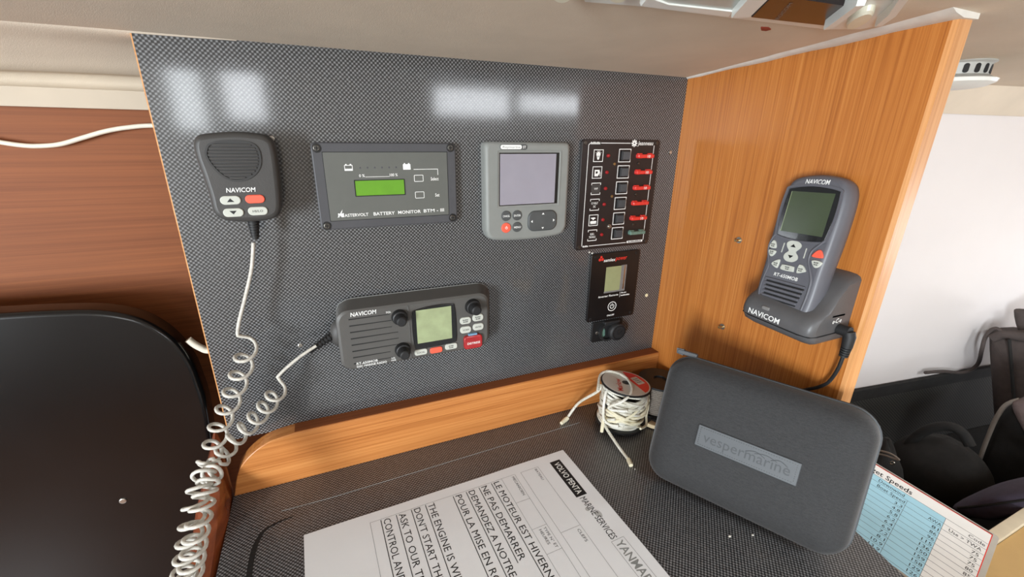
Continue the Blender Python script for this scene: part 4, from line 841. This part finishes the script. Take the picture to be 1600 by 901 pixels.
# second spool behind, lying on its flange, wound with grey twine
s2 = bpy.data.objects.new('twine_spool', None); COL.objects.link(s2); s2.location = (0.4135, -0.062, DESK_Z); tag(s2, 'black spool of grey twine between the flecked line and the case', 'spool')
tl2 = Matrix.Rotation(math.radians(0), 4, 'X')
def s2part(name, shape, mat): return link(name, to_mesh(name, shape, 0.001), mat, s2)
s2part('lower_flange', cyl(0, 0, 30, 0.1, 3, 0.8, 36), 'black'); s2part('upper_flange', ringf(circ(0, 0, 30, 36), circ(0, 0, 9, 36), 46, 49), 'black')
s2part('core', cyl(0, 0, 10, 2, 47, 0, 20), 'black')
for i in range(14): s2part('twine_turn', tube([(25.5 * math.cos(a), 25.5 * math.sin(a), 5.0 + 2.95 * i) for a in [2 * math.pi * k / 32 for k in range(32)]], 1.6, 6, True), 'twine')

# ------------------------------------------------------------------ printed notice
pm = Matrix.Translation((0.2412, -0.0904, DESK_Z + 0.0012)) @ Matrix.Rotation(math.atan2(-0.999, 0.035), 4, 'Z')
pg = Thing('printed_notice', 'white printed notice about the engine lying on the chart table', 'paper', pm, 0, 0)
def wav(x, y): return 0.35 * math.sin(x * 0.055 + y * 0.02) * math.sin(y * 0.045 + 1) + 0.6 * math.exp(-((x - 92) / 14) ** 2 - ((y + 8) / 26) ** 2) + 0.35
NX, NY = 42, 58; V, Fc = [], []
for j in range(NY + 1):
    for i in range(NX + 1):
        x, y = 210.0 * i / NX, -297.0 * j / NY; V.append((x, y, wav(x, y)))
Fc = [(j * (NX + 1) + i, (j + 1) * (NX + 1) + i, (j + 1) * (NX + 1) + i + 1, j * (NX + 1) + i + 1) for j in range(NY) for i in range(NX)]
nv = len(V); V2 = V + [(x, y, z - 0.12) for x, y, z in V]; Fb = [tuple(i + nv for i in f[::-1]) for f in Fc]
sh = pg.part('sheet', (V2, Fc + Fb), 'paper', smooth=60)
def ink(shape, dz=0.12): return [(x, y, wav(x, y) + dz + z) for x, y, z in shape[0]], shape[1]
def line(x0, y0, x1, y1, t=0.25, dz=0.1):
    n = max(1, int(max(abs(x1 - x0), abs(y1 - y0)) / 5)); P_ = [(x0 + (x1 - x0) * i / n, y0 + (y1 - y0) * i / n) for i in range(n + 1)]
    d = Vector((x1 - x0, y1 - y0)).normalized(); nr = (-d.y * t / 2, d.x * t / 2)
    V = [(x + nr[0], y + nr[1], 0) for x, y in P_] + [(x - nr[0], y - nr[1], 0) for x, y in P_]
    return ink((V, [(n + 1 + i, n + 2 + i, i + 1, i) for i in range(n)]), dz)
rows = [('LE MOTEUR EST HIVERNE', 14.6, -101.2, 131.0), ('NE PAS DEMARRER', 14.6, -116.3, 98.5), ('DEMANDEZ A NOTRE', 14.6, -131.4, 109.8), ('POUR LA MISE EN ROUTE', 14.8, -146.5, 131.0), ('THE ENGINE IS WINTERIZED', 13.8, -177.0, 140.0), ("DON'T START THE", 13.9, -192.0, 88.0), ('ASK TO OUR TE', 14.0, -207.6, 80.0), ('CONTROL AND', 13.8, -223.2, 74.0)]
rows = [(s, x0, yb, wd) for s, x0, yb, wd in rows]
for s, x0, yb, wd in rows:
    pg.part('printed_line', merge(ink(text(s, x0, x0 + wd, yb, 6.9, 0, 0, 0.0)), line(x0 - 0.5, yb - 2.4, x0 + wd + 1, yb - 2.4, 0.75, 0.12)), 'black_print', smooth=0)
pg.part('form_lines', merge(line(13.2, -43, 200, -43), line(13.2, -66, 200, -66), line(13.2, -43, 13.2, -66), line(103.3, -43, 103.3, -66), line(13.4, -73.6, 200, -73.6), line(13.4, -90.4, 200, -90.4), line(12.8, -73.6, 12.2, -236), line(51.2, -73.6, 51.2, -90.4), line(88, -73.6, 88, -90.4), line(118, -73.6, 118, -90.4), line(12.2, -236, 200, -236)), 'line_print', smooth=0)
for sh in (text('BATEAU', 15.4, 33.5, -48.6, 2.9, 0), text('MECANICIEN', 15.6, 44.6, -78.6, 3.0, 0), text('TYPE N° ET', 90.2, 115.6, -79.0, 3.0, 0), text('HEURES', 91.0, 109.4, -84.2, 3.0, 0), text('CLEFS', 106.6, 122.0, -49.2, 3.1, 0)): pg.part('form_lettering', ink(sh), 'line_print', smooth=0)
def grid(x0, x1, y0, y1, n=10):
    V = [(x0 + (x1 - x0) * i / n, y, 0) for y in (y0, y1) for i in range(n + 1)]; return ink((V, [(i, i + 1, n + 2 + i, n + 1 + i) for i in range(n)]), 0.1)
hb_ = pg.part('title_block', grid(13.0, 71.8, -26.8, -13.0), 'black_print', smooth=0)
pg.part('title_lettering', ink(text('VOLVO PENTA', 16.5, 68.5, -23.2, 7.2, 0, 0, 0.03), 0.2), 'white_print', hb_, smooth=0)
pg.part('title_line', ink(text('MARINE SERVICES', 74.2, 130.6, -24.6, 7.4, 0, 0, 0.0)), 'black_print', smooth=0)
pg.part('outlined_title', merge(ink(text('YANMAR M', 134.4, 190, -23.6, 8.8, 0, 0, 0.02))), 'grey_print', smooth=0)
pg.part('outlined_title_frame', merge(line(132.4, -26.2, 200, -26.2, 0.3), line(132.4, -11.6, 200, -11.6, 0.3), line(132.4, -26.2, 132.4, -11.6, 0.3)), 'line_print', smooth=0)
pg.part('damp_spot', merge(ink(([(100 + 4.2 * math.cos(a) * (1 + .25 * math.sin(3 * a)), -18 + 3.6 * math.sin(a), 0) for a in [2 * math.pi * i / 20 for i in range(20)]], [tuple(range(20))]), 0.06), ink(([(90 + 2.6 * math.cos(a), -25 + 2.4 * math.sin(a), 0) for a in [2 * math.pi * i / 16 for i in range(16)]], [tuple(range(16))]), 0.06)), 'paper_stain', smooth=0)

# ------------------------------------------------------------------ beyond the partition: counter, open bag, clothing, laminated card
ct = bpy.data.objects.new('side_counter', None); COL.objects.link(ct); ct.location = (0.7, -0.45, -0.62); tag(ct, 'tan topped side counter with cream rim beyond the chart table', 'counter')
def cpart(name, shape, mat): return link(name, to_mesh(name, shape, 1.0, (0.7, -0.45, -0.62)), mat, ct)
cpart('counter_top', wbox(0.4685, 1.3, -0.70, -0.3575, -0.62, -0.430), 'tan')
sf = link('side_shelf', to_mesh('side_shelf', wbox(0.4685, 0.6175, -0.357, -0.04, -0.62, -0.430)), 'tan'); tag(sf, 'narrow tan shelf under the laminated card beside the partition', 'shelf')
cpart('counter_rim', merge(prism([(0.6185, -0.345), (1.3, -0.345), (1.3, -0.357), (0.6185, -0.357)][::-1], -0.62, -0.4255, 0.001)), 'cream')
bgp = bpy.data.objects.new('mesh_bin', None); COL.objects.link(bgp); bgp.location = (0.95, -0.22, -0.62); tag(bgp, 'black mesh-sided open bin against the white wall', 'bin')
def bpart(name, shape, mat): return link(name, to_mesh(name, shape, 1.0, (0.95, -0.22, -0.62)), mat, bgp)
def wall_pt(x, off): t = (x - ha.x) / (hb.x - ha.x); return (x, ha.y + (hb.y - ha.y) * t - off)
def strip(x0, x1, off, th, z0, z1):
    a, b = wall_pt(x0, off), wall_pt(x1, off); return prism([(a[0], a[1] - th), (b[0], b[1] - th), b, a], z0, z1)
bpart('back_panel', strip(0.63, 1.45, 0.004, 0.005, -0.62, -0.455), 'mesh')
bpart('top_binding', strip(0.63, 1.45, 0.003, 0.008, -0.475, -0.452), 'black_cloth')
bpart('base_panel', prism([(0.625, -0.338), (1.45, -0.338), (1.45, wall_pt(1.45, 0.012)[1]), (0.625, wall_pt(0.625, 0.012)[1])], -0.62, -0.612), 'black_cloth')
bpart('front_panel', prism([(0.625, -0.344), (1.45, -0.344), (1.45, -0.3385), (0.625, -0.3385)], -0.611, -0.445), 'black_cloth')
bpart('side_panel', wbox(0.6185, 0.6245, -0.338, -0.05, -0.611, -0.445), 'black_cloth')
def soft(name, label, cat, c, r, mat, lumps, seed, rz=0.0, flat=None, group=None):
    o = link(name, to_mesh(name, dome(0, 0, 0, r[0], r[1], r[2], 40, 20, lumps, seed, flat), smooth=80), mat); o.location = c; o.rotation_euler = (0, 0, rz); return tag(o, label, cat, group)
def on_wall(x, y, off):
    d = ray(x, y); n = hn; k = (n.x * (ha.x - CAM.x) + n.y * (ha.y - CAM.y) - off) / (n.x * d.x + n.y * d.y); return CAM + d * k
def pillow(px, X0, depth, rnd_=0.03):
    """soft body behind a pixel outline that stands at x = X0, rounded towards the front"""
    P_ = [Vector(p) for p in spline([tuple(on_x(x, y, X0)) for x, y in px], 3, True)]; c = sum(P_, Vector()) / len(P_); L = []
    for dx, k in ((-rnd_ * 0.9, 0.55), (-rnd_ * 0.75, 0.74), (-rnd_ * 0.4, 0.9), (0, 1.0), (depth * 0.5, 1.02), (depth, 0.97), (depth + rnd_ * 0.5, 0.8)):
        L.append([(c.x + dx, c.y + (p.y - c.y) * k, c.z + (p.z - c.z) * k) for p in P_])
    return loft(L)
hc = on_x(1462, 742, 0.91)
bk = soft('black_hat', 'black cloth hat with turned-up brim in the mesh bin', 'hat', hc, (0.062, 0.068, 0.071), 'black_cloth', 0.012, 4)
br_ = link('hat_brim', to_mesh('hat_brim', tube(spline([tuple(on_x(x, y, 0.885) - hc) for x, y in [(1404, 740), (1412, 706), (1430, 683), (1455, 669), (1484, 666), (1504, 676), (1516, 696)]], 5), 0.0075, 9), smooth=80), 'black_cloth', bk)
soft('black_bundle', 'black cloth bundle beside the hat in the mesh bin', 'bundle', on_x(1374, 704, 0.748) - Vector((0, 0, 0.066)), (0.040, 0.038, 0.086), 'black_cloth', 0.05, 9)
nv_ = link('navy_pouch', to_mesh('navy_pouch', pillow([(1488, 792), (1512, 778), (1548, 766), (1600, 757), (1660, 757), (1664, 800), (1600, 804), (1552, 812), (1516, 806)], 0.77, 0.05, 0.02), smooth=80), 'navy'); tag(nv_, 'flat navy padded pouch lying inside the edge of the mesh bin', 'pouch')
link('seam', to_mesh('seam', tube(spline([tuple(on_x(x, y, 0.752)) for x, y in [(1496, 793), (1530, 790), (1570, 785), (1610, 780), (1650, 778)]], 5), 0.0016, 6)), 'black_cloth', nv_)
lc_ = link('shoelace', to_mesh('shoelace', tube(spline([tuple(on_x(*p, 0.70)) for p in [(1366, 702), (1376, 704), (1388, 707), (1398, 712), (1405, 718), (1397, 716), (1386, 712), (1374, 709), (1366, 708)]], 5), 0.0013, 7)), 'piping'); tag(lc_, 'pale doubled lace in the mesh bin beside the case', 'lace')
rg_ = [on_x(1394 + 3.2 * math.cos(a), 723 + 2.4 * math.sin(a), 0.69) for a in [2 * math.pi * i / 14 for i in range(14)]]
ey = link('metal_eyelet', to_mesh('metal_eyelet', tube([tuple(p) for p in rg_], 0.0008, 6, True)), 'steel'); tag(ey, 'tiny metal ring in the mesh bin above the laminated card', 'ring')
pb = bpy.data.objects.new('padded_bag', None); COL.objects.link(pb); PB = on_x(1600, 700, 1.2); pb.location = PB; tag(pb, 'dark brown padded bag with drawstring against the white wall', 'bag')
def pbp(name, shape, mat): return link(name, to_mesh(name, shape, 1.0, tuple(PB), 70), mat, pb)
pbp('body', pillow([(1546, 526), (1556, 520), (1600, 520), (1660, 517), (1720, 518), (1724, 650), (1716, 725), (1640, 732), (1572, 728), (1558, 690), (1550, 600)], 1.18, 0.09, 0.02), 'brown_cloth')
pbp('top_roll', tube(spline([tuple(on_x(x, y, 1.172)) for x, y in [(1551, 528), (1566, 522), (1590, 525), (1612, 528), (1650, 524), (1700, 524)]], 6), 0.009, 10), 'brown_cloth')
for q in ([(1577, 530), (1580, 570), (1584, 620), (1588, 660)], [(1630, 530), (1632, 580), (1636, 640)]): pbp('vertical_seam', tube(spline([tuple(on_x(x, y, 1.158)) for x, y in q], 5), 0.0024, 6), 'black_cloth')
dpts = [on_x(*p, 1.17) for p in [(1566, 520), (1558, 513), (1548, 516), (1539, 528), (1534, 546)]] + [on_wall(*p, 0.014) for p in [(1529, 566), (1518, 577), (1500, 582), (1472, 580), (1446, 582)]]
pbp('drawstring', tube(spline([tuple(p) for p in dpts], 6), 0.0034, 8), 'brown_cloth')
jk = bpy.data.objects.new('grey_jacket', None); COL.objects.link(jk); JK = on_x(1590, 720, 1.02); jk.location = JK; tag(jk, 'black jacket with mauve flap and pale piping slumped in the mesh bin', 'jacket')
def jp(name, shape, mat): return link(name, to_mesh(name, shape, 1.0, tuple(JK), 80), mat, jk)
jp('body', pillow([(1526, 735), (1540, 690), (1556, 652), (1572, 634), (1592, 625), (1640, 612), (1700, 620), (1716, 740), (1640, 800), (1560, 800)], 1.02, 0.08, 0.015), 'black_cloth')
jp('piping', tube(spline([tuple(on_x(x, y, 1.004)) for x, y in [(1528, 726), (1534, 708), (1543, 684), (1555, 656), (1568, 636), (1580, 628), (1594, 624)]], 5), 0.0032, 8), 'piping')
jp('flap', pillow([(1581, 633), (1598, 622), (1640, 612), (1660, 640), (1650, 716), (1612, 694), (1598, 670)], 1.0, 0.012, 0.008), 'mauve_cloth')
stp = link('hanging_strap', to_mesh('hanging_strap', pillow([(1584, 486), (1594, 484), (1650, 482), (1660, 524), (1604, 524), (1590, 514)], 1.21, 0.02, 0.004)), 'brown_cloth'); tag(stp, 'dark brown folded strap standing up behind the padded bag', 'strap')

# laminated speed card
cq = Matrix(((0.2923, 0.9304, -0.2213), (-0.9347, 0.2290, -0.2720), (-0.2024, 0.2863, 0.9365))).to_quaternion().normalized()
cdm = Matrix.Translation((0.5748, -0.3632, -0.40)) @ cq.to_matrix().to_4x4()
cdn = Thing('laminated_card', 'laminated card of target speeds with blue table beside the case', 'card', cdm, 0, 0)
# page frame: x along the text, y up the page; the last column ends at x = 0, the first row of figures stands at y = 0
cdn.part('laminate_sheet', rslab(-74.8, -18.5, 170.4, 111, 3, -0.9, -0.35, 0.15), 'laminate')
cdn.part('dark_border', rslab(-72.2, -18.5, 155.4, 108.6, 1, -0.5, -0.24), 'card_brown')
cdn.part('red_edge', rslab(-72.0, -18.8, 155, 106.8, 0.5, -0.4, -0.16), 'red_fuse')
cdn.part('page', rslab(-72.2, -19.4, 153.8, 106.2, 0.5, -0.4, -0.1), 'card_white')
cdn.part('blue_field', box(-149, -30.2, -72.4, 20.0, -0.2, -0.05), 'card_blue')
for q in [20.0, 12.0] + [4.2 - 7.4 * i for i in range(11)]: cdn.part('rule_line', bar(-149, q, 4.6, q, 0.32, -0.1, 0.0), 'line_print')
cdn.part('column_line', bar(-62.6, 12, -62.6, -72.4, 0.32, -0.1, 0.0), 'line_print'); cdn.part('column_line', bar(-30.2, 20, -30.2, -72.4, 0.32, -0.1, 0.0), 'line_print')
prn = [text('Target Speeds', -115, -62.0, 22.2, 6.4, 0.02, 0, 0.01), text('Downwind', -91.5, -66.6, 13.6, 4.2, 0.02), text('Boat Speed', -90.6, -64.0, 5.8, 4.2, 0.02), text('AWA', -42.4, -31.2, 5.6, 4.0, 0.02), text('Code', -10.4, 3.0, 14.4, 4.0, 0.02), text('Use > TWA', -24.8, 1.8, 6.2, 4.0, 0.02)]
for i, (a_, b_, c_) in enumerate(zip(['3.3', '4.8', '5.8', '6.2', '6.4', '6.9', '7.2', '8.1', '10.9', '13.9'], ['81', '86', '96', '115', '136', '150', '159', '158', '129', '126'], ['75', '75', '75', '80', '85', '', '', '', '', ''])):
    y = -1.8 - 7.4 * i
    wdt = lambda s: 2.9 * len(s) - (1.4 if '.' in s else 0)
    prn.append(text(a_, -64.0 - wdt(a_), -64.0, y, 3.8, 0.02)); prn.append(text(b_, -31.6 - wdt(b_), -31.6, y, 3.8, 0.02))
    if c_: prn.append(text(c_, 1.4 - wdt(c_), 1.4, y, 3.8, 0.02))
for sh in prn: cdn.part('table_lettering', sh, 'black_print')

# ------------------------------------------------------------------ overhead: lamp, vent, chips of paint, crumbs
CT = math.atan(0.0686)
def on_ceiling(x, y, drop):
    d = ray(x, y); t = (0.0715 - drop - 0.0686 * CAM.y - CAM.z) / (d.z + 0.0686 * d.y); return CAM + d * t
lm = bpy.data.objects.new('ceiling_lamp', None); COL.objects.link(lm); LO = Vector((0.33, -0.235, ceil_z(-0.235))); lm.location = LO
tag(lm, 'white plastic lamp with frosted lens and dark plate under the deckhead', 'lamp')
def lam(name, px, d0, d1, mat, parent=None, taper=1.0):
    P_ = [on_ceiling(x, y, d1) for x, y in px]; c = sum(P_, Vector()) / len(P_)
    top = [(p.x, p.y, p.z + (d1 - d0)) for p in P_]; mid = [(p.x, p.y, p.z + min(0.0015, (d1 - d0) * 0.4)) for p in P_]; low = [tuple(c + (p - c) * (1 - 0.035 * taper)) for p in P_]
    return link(name, to_mesh(name, loft([top, mid, low]), 1.0, tuple(LO), 30), mat, parent or lm)
lam('base', [(904, -14), (912, 3), (1000, 10), (1141, 28), (1290, 46), (1345, 46), (1378, 40), (1400, 26), (1424, -4), (1440, -40), (900, -70)], 0.0001, 0.004, 'white_plastic', None, 0.2)
lam('lens', [(1012, -16), (1044, 7.5), (1145, 18.8), (1176, -14)], 0.003, 0.009, 'lens_grey')
lam('lens_frame', [(999, 9.5), (1141, 27), (1146, 18.8), (1044, 7.5), (1010, -4)], 0.003, 0.010, 'white_plastic')
lam('divider_rib', [(1142, 29), (1171, 28), (1212, -12), (1178, -12)], 0.003, 0.014, 'white_plastic')
dp = lam('dark_plate', [(1172, 27.5), (1292, 41), (1336, 11), (1262, 0), (1205, -6)], 0.003, 0.0075, MT.setdefault('dark_mirror', plain('dark_glossy_plate', (30, 17, 17), 0.3, coat=0.1)))
V, Fc = text('ROCOM', 0, 1, 0, 0.32, 0, 0, 0.0); Pq = [on_ceiling(*q, 0.0078) for q in ((1217, 30.5), (1239, 5), (1211, 30), (1233, 5))]
lt = [tuple((Pq[0].lerp(Pq[1], x)).lerp(Pq[2].lerp(Pq[3], x), y / 0.32)) for x, y, z in V]
link('plate_lettering', to_mesh('plate_lettering', (lt, Fc), 1.0, tuple(LO)), 'grey_print', dp)
lam('end_rib', [(1286, 47.5), (1300, 46), (1352, 8), (1338, 9)], 0.003, 0.014, 'white_plastic')
lam('side_button', [(1343 + 0.88 * 25 * math.cos(a) + 0.47 * 8 * math.sin(a), 34 - 0.47 * 25 * math.cos(a) + 0.88 * 8 * math.sin(a)) for a in [2 * math.pi * i / 20 for i in range(20)]], 0.003, 0.009, 'cream_plastic', None, 4)
lam('outer_band', [(1366, 43), (1378, 41), (1400, 26), (1424, -6), (1408, -6), (1388, 24)], 0.003, 0.011, 'white_plastic')
for cx in (965, 878): lam('round_lens', [(cx + 20 * math.cos(a), -9 + 17 * math.sin(a)) for a in [2 * math.pi * i / 24 for i in range(24)]], 0.003, 0.012, 'cream_plastic', None, 6)
pc = on_x(1195, 45, 0.347); p_ = (0.347, -0.185, ceil_z(-0.185))
ch = link('paint_chip', to_mesh('paint_chip', prism([(-7, 1), (-1, -3), (6, -3), (7, 1), (2, 3)], -0.9, 0.2), 0.001), 'red_paint'); ch.location = p_; ch.rotation_euler = (-CT, 0, 0.4); tag(ch, 'small red-brown chip on the deckhead beside the lamp', 'chip')

vt = bpy.data.objects.new('roof_vent', None); COL.objects.link(vt); VX, VY = 0.69, -0.165; vt.location = (VX, VY, ceil_z(VY) + 0.002); tag(vt, 'grey slotted round vent under the deckhead beyond the partition', 'vent')
def vp_(name, shape, mat): return link(name, to_mesh(name, shape, 0.001), mat, vt)
def ringz(r, z, n=40): return [(r * math.cos(2 * math.pi * i / n), r * math.sin(2 * math.pi * i / n), z) for i in range(n)]
vp_('collar', loft([ringz(32, 3), ringz(33, -1), ringz(30, -3), ringz(29, -14), ringz(34, -17), ringz(37.5, -18)]), 'vent_grey')
vp_('cap', loft([ringz(37.5, -17.9), ringz(38.5, -18.8), ringz(37, -22), ringz(29, -26), ringz(16, -28)]), 'white_plastic')
slm = to_mesh('vent_slot', merge(rslab(0, 0, 5.0, 9.5, 2.3, 0, 0.8)), 0.001)
for i in range(18):
    a = 2 * math.pi * i / 18; o = link('vent_slot', slm, 'slot', vt); o.location = (0.0291 * math.cos(a), 0.0291 * math.sin(a), -0.0088); o.rotation_euler = (math.pi / 2, 0, a + math.pi / 2)

for (x, y, z_, s) in ((1140, 838, DESK_Z, 1.6), (1176, 836, DESK_Z, 1.4), (992, 733, DESK_Z, 0.9), (1053, 749, DESK_Z, 0.8)):
    p = on_z(x, y, z_); c_ = link('crumb', to_mesh('crumb', dome(0, 0, 0.5, s, s * 0.7, 0.55, 10, 6, 0.12, int(x)), 0.001), 'dirt'); c_.location = p
    tag(c_, {1140: 'larger white crumb on the chart table in front of the zip case', 1176: 'smaller white crumb on the chart table in front of the zip case', 992: 'tiny white crumb at the melted tip of the flecked line', 1053: 'tiny white crumb on the chart table between notice and zip case'}[x], 'crumb', 'crumbs on the chart table')
